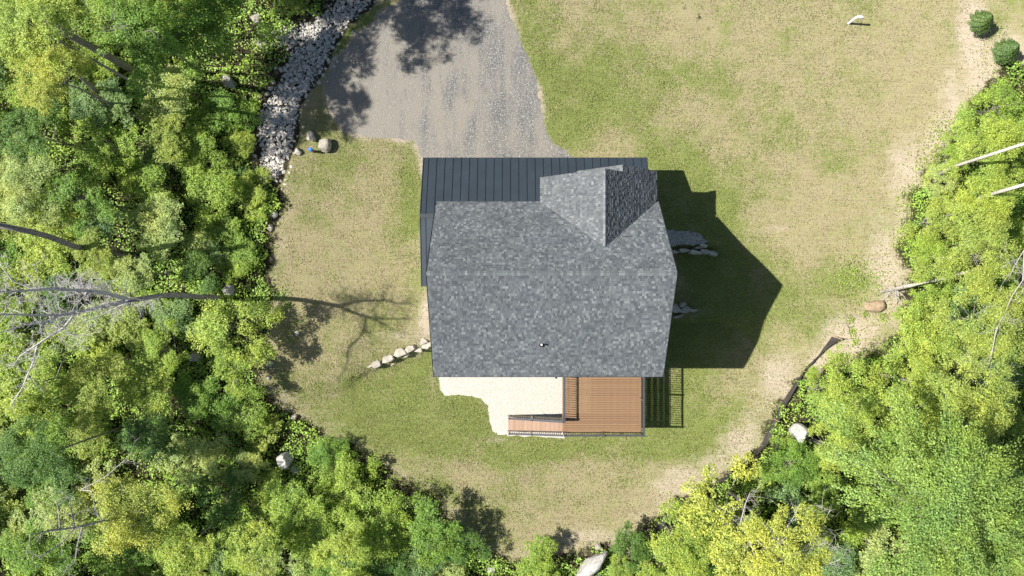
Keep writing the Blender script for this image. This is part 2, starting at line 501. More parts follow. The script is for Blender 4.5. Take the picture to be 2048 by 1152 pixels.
def grass_material():
    m = bpy.data.materials.new('grass_blade'); m.use_nodes = True
    nt = m.node_tree; nt.nodes.clear(); nb = NB(nt)
    t = nb.attr('tint', 'Fac')
    isl = nb.island()
    st = nb.ramp(isl, [(0, (0.21, 0.18, 0.10)), (0.6, (0.31, 0.272, 0.16)), (1, (0.42, 0.378, 0.24))])
    gr = nb.ramp(isl, [(0, (0.085, 0.115, 0.026)), (0.6, (0.17, 0.21, 0.055)), (1, (0.27, 0.305, 0.105))])
    c = nb.mix(t, st, gr)
    d = nt.nodes.new('ShaderNodeBsdfDiffuse'); nb.put(d.inputs['Color'], c)
    tr = nt.nodes.new('ShaderNodeBsdfTranslucent'); nb.put(tr.inputs['Color'], c)
    mx = nt.nodes.new('ShaderNodeMixShader'); mx.inputs[0].default_value = 0.3
    nt.links.new(d.outputs[0], mx.inputs[1]); nt.links.new(tr.outputs[0], mx.inputs[2])
    o = nt.nodes.new('ShaderNodeOutputMaterial'); nt.links.new(mx.outputs[0], o.inputs[0])
    return m
M['grass'] = grass_material()

# ------------------------------------------------------------------ ground
# what grows where: image-measured patches (px, py, rx, ry, amount) turned into world ground positions
GREEN = [(640, 340, 60, 70, .28), (615, 410, 40, 60, .18), (822, 390, 26, 110, .42), (700, 262, 70, 25, .15), (790, 800, 120, 60, .50), (900, 850, 90, 45, .48),
         (1010, 915, 90, 28, .42), (1240, 893, 240, 26, .62), (880, 735, 40, 28, .42), (720, 870, 80, 35, .25), (1150, 190, 110, 70, .42), (1060, 70, 50, 110, .30),
         (1120, 260, 60, 40, .3), (1270, 150, 150, 60, .2), (1370, 372, 70, 60, .55), (1330, 340, 40, 50, .5), (1420, 460, 70, 90, .42), (1450, 580, 90, 80, .35), (1380, 700, 70, 60, .38),
         (1720, 552, 48, 34, .42), (1690, 650, 40, 40, .1), (1600, 620, 60, 70, .28), (1480, 830, 60, 60, .22), (1240, 962, 50, 18, .32), (1100, 985, 160, 30, .15), (860, 985, 50, 40, .42),
         (960, 1030, 70, 60, .22), (720, 45, 60, 30, .6), (680, 110, 30, 60, .42), (1520, 165, 140, 70, .10), (1540, 270, 60, 40, .25), (1690, 60, 40, 60, .22), (1650, 200, 90, 90, .10),
         (770, 640, 50, 34, .2), (560, 620, 30, 60, .15), (1760, 410, 60, 60, .12), (1420, 880, 60, 40, .2), (620, 780, 60, 40, .10), (1590, 10, 120, 40, .1), (2010, 60, 60, 70, .1), (1330, 800, 70, 60, .5)]
BROWN = [(1700, 110, 180, 110, -.22), (1420, 60, 110, 60, -.12), (1640, 440, 120, 70, -.28), (1450, 240, 150, 40, -.12), (740, 560, 80, 70, -.12), (600, 500, 50, 120, -.2),
         (700, 420, 60, 90, -.14), (1080, 960, 160, 40, -.2), (1300, 990, 120, 60, -.12), (1400, 770, 80, 50, -.05), (900, 945, 90, 24, -.3), (650, 700, 70, 60, -.1), (1000, 1080, 160, 40, -.2), (1850, 250, 60, 120, -.35), (940, 830, 10, 10, 0)]
BARE = [(850, 640, 16, 60, .9), (800, 672, 60, 20, .55), (840, 690, 40, 14, .6), (1700, 665, 65, 40, .95), (1640, 730, 36, 40, .85), (1585, 790, 24, 70, .9), (1750, 640, 70, 40, .6), (1790, 590, 50, 50, .5),
        (1560, 457, 42, 9, .6), (1945, 70, 40, 110, .9), (1975, 160, 60, 70, .9), (1905, 180, 36, 90, .6), (1880, 290, 50, 60, .8), (1815, 480, 42, 120, .78), (1840, 350, 50, 60, .75), (1500, 870, 36, 46, .7), (1440, 925, 70, 34, .68),
        (1380, 970, 50, 30, .5), (1290, 1030, 80, 22, .5), (1180, 1080, 110, 30, .65), (1080, 1100, 60, 20, .5), (650, 855, 40, 22, .5), (590, 800, 60, 30, .35), (550, 740, 36, 50, .45), (560, 520, 18, 100, .35), (560, 450, 20, 60, .4),
        (600, 235, 34, 40, .35), (828, 430, 10, 60, .35), (990, 880, 60, 12, .5), (1140, 878, 150, 7, .45), (890, 790, 60, 14, .35), (985, 845, 8, 30, .4), (1700, 470, 60, 40, .2), (1260, 285, 60, 22, .35), (1440, 100, 120, 20, .15),
        (1890, 20, 40, 30, .4), (1940, 250, 30, 30, .5), (1230, 308, 60, 8, .5), (865, 760, 8, 40, .5), (700, 480, 24, 60, .2), (620, 560, 20, 50, .2)]

def zones(X, Y):
    """green, bare and forest amounts at world ground points"""
    Z = gz(X, Y)
    s = K / (CAM_H - Z)
    U = X * s + 1024; W = 576 - Y * s
    g = np.full(X.shape, 0.43); b = np.zeros(X.shape)
    for (cx, cy, rx, ry, a) in GREEN + BROWN:
        g += a * 1.25 * np.exp(-0.5 * (((U - cx) / rx) ** 2 + ((W - cy) / ry) ** 2) * 1.4)
    for (cx, cy, rx, ry, a) in BARE:
        b = np.maximum(b, a * np.exp(-0.5 * (((U - cx) / rx) ** 2 + ((W - cy) / ry) ** 2) * 1.6))
    d = dclear(X, Y)
    f = np.clip(0.5 - (d - .1) / 1.5, 0, 1)
    b = np.maximum(b, 0.48 * np.exp(-((d - 0.3) / 0.7) ** 2))
    b = np.maximum(b, (0.60 + .16 * np.sin(X * 1.1 + Y * .8)) * np.exp(-((d - 0.9) / 2.0) ** 2) * sm((X - 6) / 3))
    for (cx, cy, rx, ry) in [(1338, -4, 13, 14), (1365, 14, 15, 11), (1395, 36, 16, 10), (1425, 56, 18, 8), (1465, 69, 26, 5)]:  # darker soil along the curved bank, with its slope's shade painted in too
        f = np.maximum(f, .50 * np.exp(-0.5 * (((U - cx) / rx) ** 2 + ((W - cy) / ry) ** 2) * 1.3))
    dr = dist_poly(X, Y, RIP)
    f = np.maximum(f, np.clip(0.45 + dr / 0.5, 0, 1) * 0.9)
    dd_ = np.abs(dist_poly(X, Y, DRW))
    b = np.maximum(b, (0.62 + 0.25 * np.sin(X * 2.3 + Y * 1.9)) * np.exp(-(dd_ / 0.42) ** 2))
    return g, b, f, d, dr

def axis(inner, step, outer):
    a = list(np.arange(-inner, inner + 1e-6, step))
    ext = []
    v = inner; s = step
    while v < outer:
        s *= 1.35; v += s; ext.append(v)
    return np.array([-e for e in reversed(ext)] + a + ext)
ax = axis(36, 0.25, 900); ay = axis(21, 0.25, 900)
GX, GY = np.meshgrid(ax, ay)
GX = GX.ravel(); GY = GY.ravel()
GZ = gz(GX, GY)
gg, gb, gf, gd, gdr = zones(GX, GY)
bumps = (np.sin(GX * 1.9 + 1.3 * np.sin(GY * 1.1)) * np.sin(GY * 2.3 + np.sin(GX * 0.8)) * 0.018)
quiet = np.clip(np.minimum(dist_poly(GX, GY, PGa(DRIVE_PX)) * -1, dist_poly(GX, GY, PGa(PATIO_PX)) * -1) / 0.6, 0, 1)
GZv = GZ + bumps * quiet - np.clip(gdr / 1.2, 0, 1) * 0.22
BANK = np.array([tuple(PG(a_, b2))[:2] for a_, b2 in [(1310, -60), (1345, -8), (1375, 18), (1402, 42), (1432, 62), (1470, 72), (1520, 70)]])
bd = np.full(GX.shape, 9.0)
for i in range(len(BANK) - 1):
    a_, b2 = BANK[i], BANK[i + 1]; ab = b2 - a_
    t_ = np.clip(((GX - a_[0]) * ab[0] + (GY - a_[1]) * ab[1]) / (ab @ ab), 0, 1)
    dx_, dy_ = GX - a_[0] - t_ * ab[0], GY - a_[1] - t_ * ab[1]
    sg = (dx_ * ab[1] - dy_ * ab[0]) / np.hypot(*ab)          # positive to the right of the bank
    q_ = np.hypot(dx_, dy_)
    bd = np.where(q_ < np.abs(bd), np.where(sg > 0, -q_, q_), bd)
fade_ = np.exp(-np.maximum(0, (GX - 12.5) / 2.0) ** 2)
GZv = GZv + fade_ * np.where(bd < 0, .05 * np.exp(bd / .9), .05 * np.exp(-(bd / .40) ** 2)) * (np.abs(bd) < 8)
nx, ny = len(ax), len(ay)
ii = np.arange((ny - 1) * (nx - 1)); r = ii // (nx - 1); c = ii % (nx - 1)
idx = np.stack([r * nx + c, r * nx + c + 1, (r + 1) * nx + c + 1, (r + 1) * nx + c], 1)
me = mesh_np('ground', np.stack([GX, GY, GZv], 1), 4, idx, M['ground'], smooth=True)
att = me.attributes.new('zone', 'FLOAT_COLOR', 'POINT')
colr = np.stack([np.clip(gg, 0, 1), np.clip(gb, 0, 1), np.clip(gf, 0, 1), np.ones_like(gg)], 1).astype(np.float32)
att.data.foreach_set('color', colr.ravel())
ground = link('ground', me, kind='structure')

def rough_outline(pts, step, amp, seed, keep=None):
    r_ = np.random.default_rng(seed)
    out = []
    n = len(pts)
    for i in range(n):
        a = np.array(pts[i], float); b_ = np.array(pts[(i + 1) % n], float)
        L = np.hypot(*(b_ - a)); k = max(1, int(L / step))
        for j in range(k):
            q = a + (b_ - a) * j / k
            out.append(tuple(q + r_.normal(0, amp, 2)))
    return out

def sheet(name, px_pts, mat, dz, amp=2.0, step=6, seed=1, z=None):
    pts = rough_outline(px_pts, step, amp, seed)
    bm = bmesh.new()
    vs = []
    for (a, b_) in pts:
        p = PG(a, b_)
        vs.append(bm.verts.new((p.x, p.y, (z if z is not None else p.z) + dz)))
    es = [bm.edges.new((vs[i], vs[(i + 1) % len(vs)])) for i in range(len(vs))]
    bmesh.ops.triangle_fill(bm, use_beauty=True, use_dissolve=False, edges=es)
    for f in bm.faces:
        if f.normal.z < 0: f.normal_flip()
    m_ = bpy.data.meshes.new(name); bm.to_mesh(m_); bm.free(); m_.materials.append(mat)
    return link(name, m_, kind='structure')
sheet('driveway', DRIVE_PX, M['drive'], 0.006, 1.6, 6, 3)
sheet('patio', PATIO_PX, M['patio'], 0.006, 0.9, 6, 4, z=-1.15)

# loose pebbles at the driveway edge and grass over everything else
def blades(name, X, Y, L, W, tint, mat, seed, tilt=0.35):
    r_ = np.random.default_rng(seed)
    n = len(X)
    Z = gz(X, Y) + 0.012
    a = r_.uniform(0, 2 * np.pi, n)
    el = np.abs(r_.normal(0, tilt, n))
    L = L * r_.uniform(0.6, 1.3, n); W = W * r_.uniform(0.7, 1.3, n)
    d = np.stack([np.cos(a) * np.cos(el), np.sin(a) * np.cos(el), np.sin(el)], 1)
    s = np.stack([-np.sin(a), np.cos(a), r_.normal(0, 0.3, n)], 1)
    p = np.stack([X, Y, Z], 1)
    V = np.stack([p, p + d * (L * .5)[:, None] + s * (W * .5)[:, None], p + d * L[:, None], p + d * (L * .5)[:, None] - s * (W * .5)[:, None]], 1).reshape(-1, 3)
    m_ = mesh_np(name, V, 4, np.arange(4 * n), mat)
    t = m_.attributes.new('tint', 'FLOAT', 'POINT')
    t.data.foreach_set('value', np.repeat(tint, 4).astype(np.float32))
    return m_
NG = 420000
X = rng.uniform(-18, 31, NG); Y = rng.uniform(-18.5, 20, NG)
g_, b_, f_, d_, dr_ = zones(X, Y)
nz = np.sin(X * 2.1 + 2 * np.sin(Y * 0.9)) * np.sin(Y * 1.7 + 1.5 * np.sin(X * 1.3)) * 0.18 + np.sin(X * 5.1 + 1.7 * np.sin(Y * 3.3)) * np.sin(Y * 4.3 + X) * 0.12
gt = np.clip(g_ + nz, 0, 1)
keep = (d_ > -0.5) & (dr_ < -0.1) & (dist_poly(X, Y, PGa(DRIVE_PX)) < -0.05) & (dist_poly(X, Y, PGa(PATIO_PX)) < -0.02)
keep &= ~((X > -3.9) & (X < 7.9) & (Y > -4.4) & (Y < 5.8))
keep &= rng.uniform(0, 1, NG) > np.maximum(b_, 1.3 * f_) * 0.95
keep &= rng.uniform(0, 1, NG) < 0.35 + 0.65 * gt
X, Y, gt = X[keep], Y[keep], gt[keep]
tint = (rng.uniform(0, 1, len(X)) < np.clip(gt * 1.5 - 0.35, 0.04, 0.96)).astype(float) * rng.uniform(0.7, 1, len(X))
link('grass', blades('grass', X, Y, 0.105, 0.036, tint, M['grass'], 5, .38), kind='stuff', label='short patchy seeded lawn grass, part green and part dry', cat='grass')

# ------------------------------------------------------------------ rocks
def rock_mesh(name, seed, mat, sub=2, cuts=7, flat=1.0, cutlo=0.55):
    r_ = np.random.default_rng(seed)
    bm = bmesh.new()
    bmesh.ops.create_icosphere(bm, subdivisions=sub, radius=1.0)
    co = np.array([v.co[:] for v in bm.verts])
    for _ in range(cuts):
        n_ = r_.normal(size=3); n_ /= np.linalg.norm(n_)
        h = r_.uniform(cutlo, 0.9)
        dd = co @ n_
        over = dd > h
        co[over] -= np.outer(dd[over] - h, n_)
    co += r_.normal(0, 0.018, co.shape)
    co /= np.abs(co).max(0)
    co[:, 2] *= flat
    for v, c_ in zip(bm.verts, co): v.co = c_
    m_ = bpy.data.meshes.new(name); bm.to_mesh(m_); bm.free(); m_.materials.append(mat)
    return m_

ROCKS = [rock_mesh('boulder', 100 + i, M['rock'], 3, 9) for i in range(4)]
ROCKSW = [rock_mesh('boulder', 120 + i, M['rockw'], 3, 9) for i in range(4)]
def boulder(px, py, rx, ry, h, rz, label, white=False, i=0, name='boulder', sink=0.35, group=None, parts=None):
    s = CAM_H / K
    p = PG(px, py)
    o = link(name, (ROCKSW if white else ROCKS)[i % 4], label=label, cat='boulder', group=group)
    o.scale = (rx * s, ry * s, h * 0.62)
    o.location = (p.x, p.y, p.z + h * 0.62 * (1 - sink))
    o.rotation_euler = (0, 0, rz)
    return o
boulder(624, 275, 10.5, 11.5, 0.62, 0.3, 'middle-sized rounded pale boulder just above the blue well cap on the lawn', i=0)
boulder(651, 291, 14.5, 16, 0.72, 0.1, 'largest flat-topped pale boulder to the right of the blue well cap', i=1)
boulder(597, 303, 7.5, 9, 0.34, 0.6, 'smallest tan boulder left of the blue well cap', i=2)
boulder(589, 307, 4, 4, 0.16, 0.2, 'fist-sized tan rock touching the smallest boulder by the well cap', i=3)
boulder(517, 42, 13, 12, 0.7, 0.2, 'round grey-tan boulder in the brush left of the top of the riprap', i=3)
boulder(461, 168, 13, 16, 0.8, 0.4, 'grey pointed boulder half hidden in dark green brush left of the riprap', i=0)
boulder(523, 88, 18, 9, 0.35, -0.5, 'low buried boulder between the brush and the riprap', i=1)
boulder(577, 918, 17, 18, 1.7, 0.4, 'tall white boulder in the brush left of the bottom lawn edge', True, i=1)
boulder(592, 936, 14, 10, 0.6, -0.5, 'greyer low boulder leaning against the tall white boulder', True, i=2)
boulder(1590, 863, 18, 21, 1.5, -0.3, 'big cream boulder in green brush just right of the black silt fence', True, i=3)
boulder(396, 712, 13, 12, 1.0, 0.5, 'square tan boulder among the low brush left of the round yellow-green tree', i=1)
boulder(541, 727, 9, 6.5, 0.3, 0.1, 'small white rock at the left lawn edge below the tree shadow', True, i=0)
boulder(537, 755, 4, 4, 0.15, 0.1, 'tiny white rock at the left lawn corner', True, i=2)
boulder(549, 430, 9, 8, 0.35, 0.6, 'small white rock at the left edge of the lawn under the end of the riprap', True, i=2)
boulder(541, 455, 6, 8, 0.25, 0.1, 'grey rock directly below the small white rock at the left lawn edge', i=1)
boulder(464, 583, 15, 13, 0.9, 0.9, 'pale lichen-covered boulder beside the base of the dead tree', True, i=3)
boulder(595, 667, 5, 5, 0.2, 0.2, 'small white rock within the round tree shadow', True, i=1)
boulder(1182, 1122, 42, 15, 1.4, 0.70, 'long white slab-like boulder at the bottom edge of the clearing', True, i=0)
boulder(1197, 1092, 9, 8, 0.35, 0.2, 'yellowish boulder at the upper tip of the long white slab boulder', i=2)
boulder(982, 1138, 14, 9, 0.5, 0.7, 'white rock at the bottom of the photo left of the long slab', True, i=2)
boulder(589, 834, 8, 6, 0.35, 0.4, 'small tan rock at the lower left corner of the lawn in brush', i=3)
boulder(1325, 1052, 14, 4, 0.3, 0.8, 'narrow rock near the lower end of the silt fence', i=3)
boulder(1425, 962, 9, 5, 0.25, 0.6, 'small rock next to the fence above the yellowish tree', i=1)
boulder(343, 545, 5, 5, 0.8, 0.1, 'little pinkish rock showing between bushes above the dead tree', i=2)

# retaining rows of flat stones (piece by piece)
def slab(parent, px, py, lx, ly, rz, z0, h, seed, white=False):
    r_ = np.random.default_rng(seed)
    s = CAM_H / K
    n = 8
    a = np.sort(r_.uniform(0, 2 * np.pi, n) * 0.25 + np.arange(n) * 2 * np.pi / n)
    rad = r_.uniform(0.82, 1.15, n)
    sup = 1 / np.maximum(np.abs(np.cos(a)), np.abs(np.sin(a))) ** 0.6
    pts = [(lx * s * rad[i] * sup[i] * math.cos(a[i]), ly * s * rad[i] * sup[i] * math.sin(a[i])) for i in range(n)]
    V = [(x_ * 1.06, y_ * 1.06, 0) for x_, y_ in pts] + [(x_, y_, h * 0.86 + r_.normal(0, .02)) for x_, y_ in pts] + [(x_ * .85, y_ * .82, h + r_.normal(0, .012)) for x_, y_ in pts]
    Fc = [tuple(range(n - 1, -1, -1)), tuple(range(2 * n, 3 * n))]
    for k in range(2):
        Fc += [(k * n + i, k * n + (i + 1) % n, (k + 1) * n + (i + 1) % n, (k + 1) * n + i) for i in range(n)]
    me_ = mesh_py('stone', V, Fc, M['rockw' if white else 'rock'])
    p = P(px, py, z0 + h)
    o = link('stone', me_, parent)
    o.location = (p.x, p.y, z0); o.rotation_euler = (0, 0, rz)
    return o
w1 = empty('retaining_wall', (0, 0, 0), label='row of pale flat stones stepping up to the left wall of the house', cat='stone wall')
for i, (a_, b2, lx, ly, rz) in enumerate([(751, 729, 12, 7, .45), (775, 718, 15, 7, .32), (799, 707, 14, 9, .2), (819, 697, 11, 7, .45), (836, 701, 10, 5, .1), (852, 694, 10, 7, .2), (846, 683, 9, 7, .4), (864, 689, 10, 6, .0), (786, 728, 6, 3, .4), (738, 733, 4, 3, .2), (812, 710, 7, 5, .8)]):
    slab(w1, a_, b2, lx, ly, rz, gzs(*P(a_, b2, -.6).xy) - .12, [0.30, 0.38, 0.42, 0.38, 0.30, 0.36, 0.26, 0.36, 0.18, 0.16, .2][i], 300 + i, False)
w2 = empty('retaining_wall', (0, 0, 0), label='shaded stone row holding the grey gravel patch right of the house', cat='stone wall')
for i, (a_, b2, lx, ly, rz) in enumerate([(1350, 503, 10, 4, .1), (1368, 501, 13, 4.5, 0), (1392, 504, 14, 5, -.1), (1412, 503, 11, 5, -.25), (1426, 506, 10, 4.5, -.3), (1408, 491, 9, 4, -.1), (1398, 495, 8, 3, .1)]):
    slab(w2, a_, b2, lx, ly, rz, -0.5, 0.55 + 0.03 * (i % 3), 330 + i)
w3 = empty('retaining_wall', (0, 0, 0), label='short pointed stone row in the middle of the house shadow', cat='stone wall')
for i, (a_, b2, lx, ly, rz) in enumerate([(1354, 618, 11, 9, .2), (1372, 620, 13, 8, -.1), (1388, 621, 9, 3.5, .05), (1360, 632, 14, 4, .2), (1366, 610, 8, 4, .3)]):
    slab(w3, a_, b2, lx, ly, rz, gzs(*P(a_, b2, -.3).xy) - .1, [.62, .6, .5, .45, .7][i], 350 + i)
sheet('gravel_strip', [(1325, 461), (1352, 459), (1378, 461), (1402, 471), (1416, 482), (1404, 489), (1380, 490), (1325, 491)], M['bluegravel'], 0.035, 1.5, 5, 9, z=0.0)

# riprap: 300 stones as pieces, the rest as one mass
rip = empty('rock_bed', (0, 0, 0), kind='structure')
RS = [rock_mesh('stone', 400 + i, M['riprap'], 1, 5) for i in range(10)]
ok = []
bx0, by0 = RIP[:, 0].min(), RIP[:, 1].min(); bx1, by1 = RIP[:, 0].max(), RIP[:, 1].max()
X = rng.uniform(bx0 - 1, bx1 + 1, 26000); Y = rng.uniform(by0 - 1, by1 + 1, 26000)
dd = dist_poly(X, Y, RIP)
sel = (dd > rng.normal(0.0, 0.22, len(X)))
X, Y = X[sel], Y[sel]
n_big = 0
for i in range(len(X)):
    if n_big >= 300: break
    pxx = (X[i], Y[i])
    if pxx[1] > 19.5: continue
    if all((pxx[0] - q[0]) ** 2 + (pxx[1] - q[1]) ** 2 > 0.085 for q in ok):
        ok.append(pxx)
        o = link('stone', RS[i % 10], rip)
        s = rng.uniform(0.085, 0.16)
        o.scale = (s * rng.uniform(.8, 1.3), s * rng.uniform(.7, 1.1), s * rng.uniform(.5, .9))
        o.rotation_euler = (rng.normal(0, .3), rng.normal(0, .3), rng.uniform(0, 6.28))
        o.location = (X[i], Y[i], gzs(X[i], Y[i]) - 0.10 + s * 0.35)
        n_big += 1
def scatter_stones(name, X, Y, s, base, parent, mat, zoff):
    Vs = []; Fs = []
    tpl = []
    for m_ in base:
        co = np.array([v.co[:] for v in m_.vertices]); fc = np.array([p.vertices[:] for p in m_.polygons])
        tpl.append((co, fc))
    off = 0
    for i in range(len(X)):
        co, fc = tpl[i % len(tpl)]
        a, b2, c2 = rng.uniform(0, 6.28), rng.normal(0, .5), rng.normal(0, .5)
        R = np.array(Matrix.Rotation(a, 3, 'Z') @ Matrix.Rotation(b2, 3, 'X') @ Matrix.Rotation(c2, 3, 'Y'))
        sc = s[i] * np.array([rng.uniform(.8, 1.35), rng.uniform(.7, 1.1), rng.uniform(.5, .9)])
        v = (co * sc) @ R.T + np.array([X[i], Y[i], gzs(X[i], Y[i]) + zoff + s[i] * 0.3])
        Vs.append(v); Fs.append(fc + off); off += len(v)
    m_ = mesh_np(name, np.concatenate(Vs), 3, np.concatenate(Fs), mat)
    return link(name, m_, parent, kind='stuff')
small_base = []
for i in range(6):
    bm = bmesh.new(); bmesh.ops.create_icosphere(bm, subdivisions=1, radius=1)
    r_ = np.random.default_rng(500 + i)
    for v in bm.verts:
        v.co *= r_.uniform(0.75, 1.15)
    m_ = bpy.data.meshes.new('tmp'); bm.to_mesh(m_); bm.free(); small_base.append(m_)
n_s = min(5200, len(X))
scatter_stones('stones', X[-n_s:], Y[-n_s:], rng.uniform(0.04, 0.10, n_s), small_base, rip, M['riprap'], -0.13)
# pebbles strewn on driveway rim and bare soil
DR = PGa(DRIVE_PX)
X = rng.uniform(-13, 5, 9000); Y = rng.uniform(7, 19, 9000)
dd = dist_poly(X, Y, DR)
sel = (dd > -0.12) & (rng.uniform(0, 1, len(X)) < np.exp(-np.maximum(dd, 0) / 1.5) * 0.8 + 0.25)
X, Y = X[sel][:3200], Y[sel][:3200]
tetra = []
for i in range(3):
    bm = bmesh.new(); bmesh.ops.create_icosphere(bm, subdivisions=1, radius=1)
    bmesh.ops.convex_hull(bm, input=bm.verts)
    m_ = bpy.data.meshes.new('tmp'); bm.to_mesh(m_); bm.free(); tetra.append(m_)
scatter_stones('pebbles', X, Y, rng.uniform(0.012, 0.032, len(X)), tetra, None, M['riprap'], 0.0)

# ------------------------------------------------------------------ house
house = empty('house', (0, 0, 0), label='white house with grey shingle roof, dark metal porch roof and front gable', cat='house')
# roof key figures (metres)
XL, XR = -4.17, 8.02
YR, ZR = 0.73, 9.76                      # main ridge
YF, ZF = 4.72, 5.42                      # front eave
YB, ZB = -4.70, 6.56                     # rear eave
CX, CZ = 4.72, 8.32                      # cross gable ridge
EXL, EXR = 1.55, 7.92                    # cross gable eaves
CYF, EYF = 6.05, 6.40                    # cross gable and entry gable fronts
EX, EZ, ELX = 5.74, 7.50, 3.55           # entry gable ridge and left eave

def clip_poly(poly, clip):
    out = [tuple(p) for p in poly]
    n = len(clip)
    for i in range(n):
        ax_, ay_ = clip[i]; bx_, by_ = clip[(i + 1) % n]
        ex, ey = bx_ - ax_, by_ - ay_
        res = []
        if not out: return []
        for j in range(len(out)):
            p = out[j]; q = out[(j + 1) % len(out)]
            sp = ex * (p[1] - ay_) - ey * (p[0] - ax_)
            sq = ex * (q[1] - ay_) - ey * (q[0] - ax_)
            if sp >= 0: res.append(p)
            if (sp >= 0) != (sq >= 0):
                t = sp / (sp - sq)
                res.append((p[0] + (q[0] - p[0]) * t, p[1] + (q[1] - p[1]) * t))
        out = res
    return out

def shingle_slope(name, origin, e, u, polys, parent, seed):
    """origin at eave, e along the eave, u up the slope; polys = convex ccw outlines in (e,u) metres"""
    r_ = np.random.default_rng(seed)
    origin = Vector(origin); e = Vector(e).normalized(); u = Vector(u).normalized()
    nrm = e.cross(u).normalized()
    if nrm.z < 0: nrm = -nrm
    smin = min(p[0] for pl in polys for p in pl) - .3; smax = max(p[0] for pl in polys for p in pl) + .3
    tmax = max(p[1] for pl in polys for p in pl)
    ex = 0.143
    V = []; Fc = []
    rows = int(tmax / ex) + 1
    for rw in range(rows):
        t0 = rw * ex; t1 = t0 + ex
        s = smin - r_.uniform(0, 0.3)
        while s < smax:
            w = r_.choice([0.07, 0.09, 0.11, 0.14, 0.17])
            lift = r_.choice([0.008, 0.010, 0.020, 0.024])
            for pl in polys:
                q = clip_poly([(s + .002, t0), (s + w - .002, t0), (s + w - .002, t1 + .001), (s + .002, t1 + .001)], pl)
                if len(q) < 3: continue
                n0 = len(V)
                for (a_, b2) in q:
                    hh = lift * (1 - (b2 - t0) / ex) + 0.004
                    V.append(origin + e * a_ + u * b2 + nrm * hh)
                fcs = tuple(range(n0, n0 + len(q)))
                Fc.append(fcs)
                # butt edge
                low = [k for k, (a_, b2) in enumerate(q) if abs(b2 - t0) < 1e-4]
                if len(low) == 2:
                    n1 = len(V)
                    for k in low:
                        a_, b2 = q[k]
                        V.append(origin + e * a_ + u * b2 + nrm * -0.004)
                    Fc.append((n0 + low[0], n0 + low[1], n1 + 1, n1))
            s += w
    me_ = mesh_py(name, V, Fc, M['shingle'])
    return link(name, me_, parent, kind='stuff')

def roof_deck(corners, parent, th=0.14, name='roof', mat=None):
    """solid slab under the shingles; corners ccw from above"""
    C_ = [Vector(c_) for c_ in corners]
    V = [c_ for c_ in C_] + [c_ - Vector((0, 0, th)) for c_ in C_]
    n = len(C_)
    Fc = [tuple(range(n)), tuple(range(2 * n - 1, n - 1, -1))] + [(i, n + i, n + (i + 1) % n, (i + 1) % n) for i in range(n)]
    return link(name, mesh_py(name, V, Fc, mat or M['metal_dark']), parent)

def slope_len(dz, dy): return math.hypot(dz, dy)
Lr = slope_len(ZR - ZB, YR - YB)
roof_b = roof_deck([(XL, YB, ZB), (XR, YB, ZB), (XR, YR, ZR), (XL, YR, ZR)], house)
shingle_slope('shingles', (XL, YB, ZB), (1, 0, 0), (0, YR - YB, ZR - ZB), [[(0, 0), (XR - XL, 0), (XR - XL, Lr), (0, Lr)]], roof_b, 11)
Lf = slope_len(ZR - ZF, YF - YR)
roof_f = roof_deck([(XR, YF, ZF), (XL, YF, ZF), (XL, YR, ZR), (XR, YR, ZR)], house)
shingle_slope('shingles', (XR, YF, ZF), (-1, 0, 0), (0, YR - YF, ZR - ZF), [[(0, 0), (XR - XL, 0), (XR - XL, Lf), (0, Lf)]], roof_f, 12)
# cross gable: where its ridge dies into the main slope
sF = (ZR - ZF) / (YF - YR)
YV = YF - (CZ - ZF) / sF
sl = (CZ - ZF) / (CX - EXL); Lc = slope_len(CZ - ZF, CX - EXL)
roof_l = roof_deck([(EXL, CYF, ZF + .02), (EXL, YF, ZF + .02), (CX, YV, CZ), (CX, CYF, CZ)], house, 0.12)
shingle_slope('shingles', (EXL, CYF, ZF + .02), (0, -1, 0), (CX - EXL, 0, CZ - ZF - .02), [[(0, 0), (CYF - YF, 0), (CYF - YV, Lc), (0, Lc)]], roof_l, 13)
Lc2 = slope_len(CZ - ZF, EXR - CX)
tE = Lc2 * (EXR - EX) / (EXR - CX)
EZ = ZF + .02 + (CZ - ZF - .02) * (EXR - EX) / (EXR - CX)
roof_r = roof_deck([(CX, YV, CZ), (EXR, YF, ZF + .02), (EXR, EYF, ZF + .02), (EX, EYF, EZ), (EX, CYF, EZ), (CX, CYF, CZ)], house, 0.12)
shingle_slope('shingles', (EXR, EYF, ZF + .02), (0, -1, 0), (CX - EXR, 0, CZ - ZF - .02),
              [[(EYF - CYF, 0), (EYF - YF, 0), (EYF - YV, Lc2), (EYF - CYF, Lc2)], [(0, 0), (EYF - CYF, 0), (EYF - CYF, tE), (0, tE)]], roof_r, 14)
Le = slope_len(EZ - ZF, EX - ELX)
roof_e = roof_deck([(ELX, EYF, ZF + .02), (ELX, CYF - .1, ZF + .02), (EX, CYF - .1, EZ), (EX, EYF, EZ)], house, 0.12)
shingle_slope('shingles', (ELX, EYF, ZF + .02), (0, -1, 0), (EX - ELX, 0, EZ - ZF - .02), [[(0, 0), (EYF - CYF + .1, 0), (EYF - CYF + .1, Le), (0, Le)]], roof_e, 15)

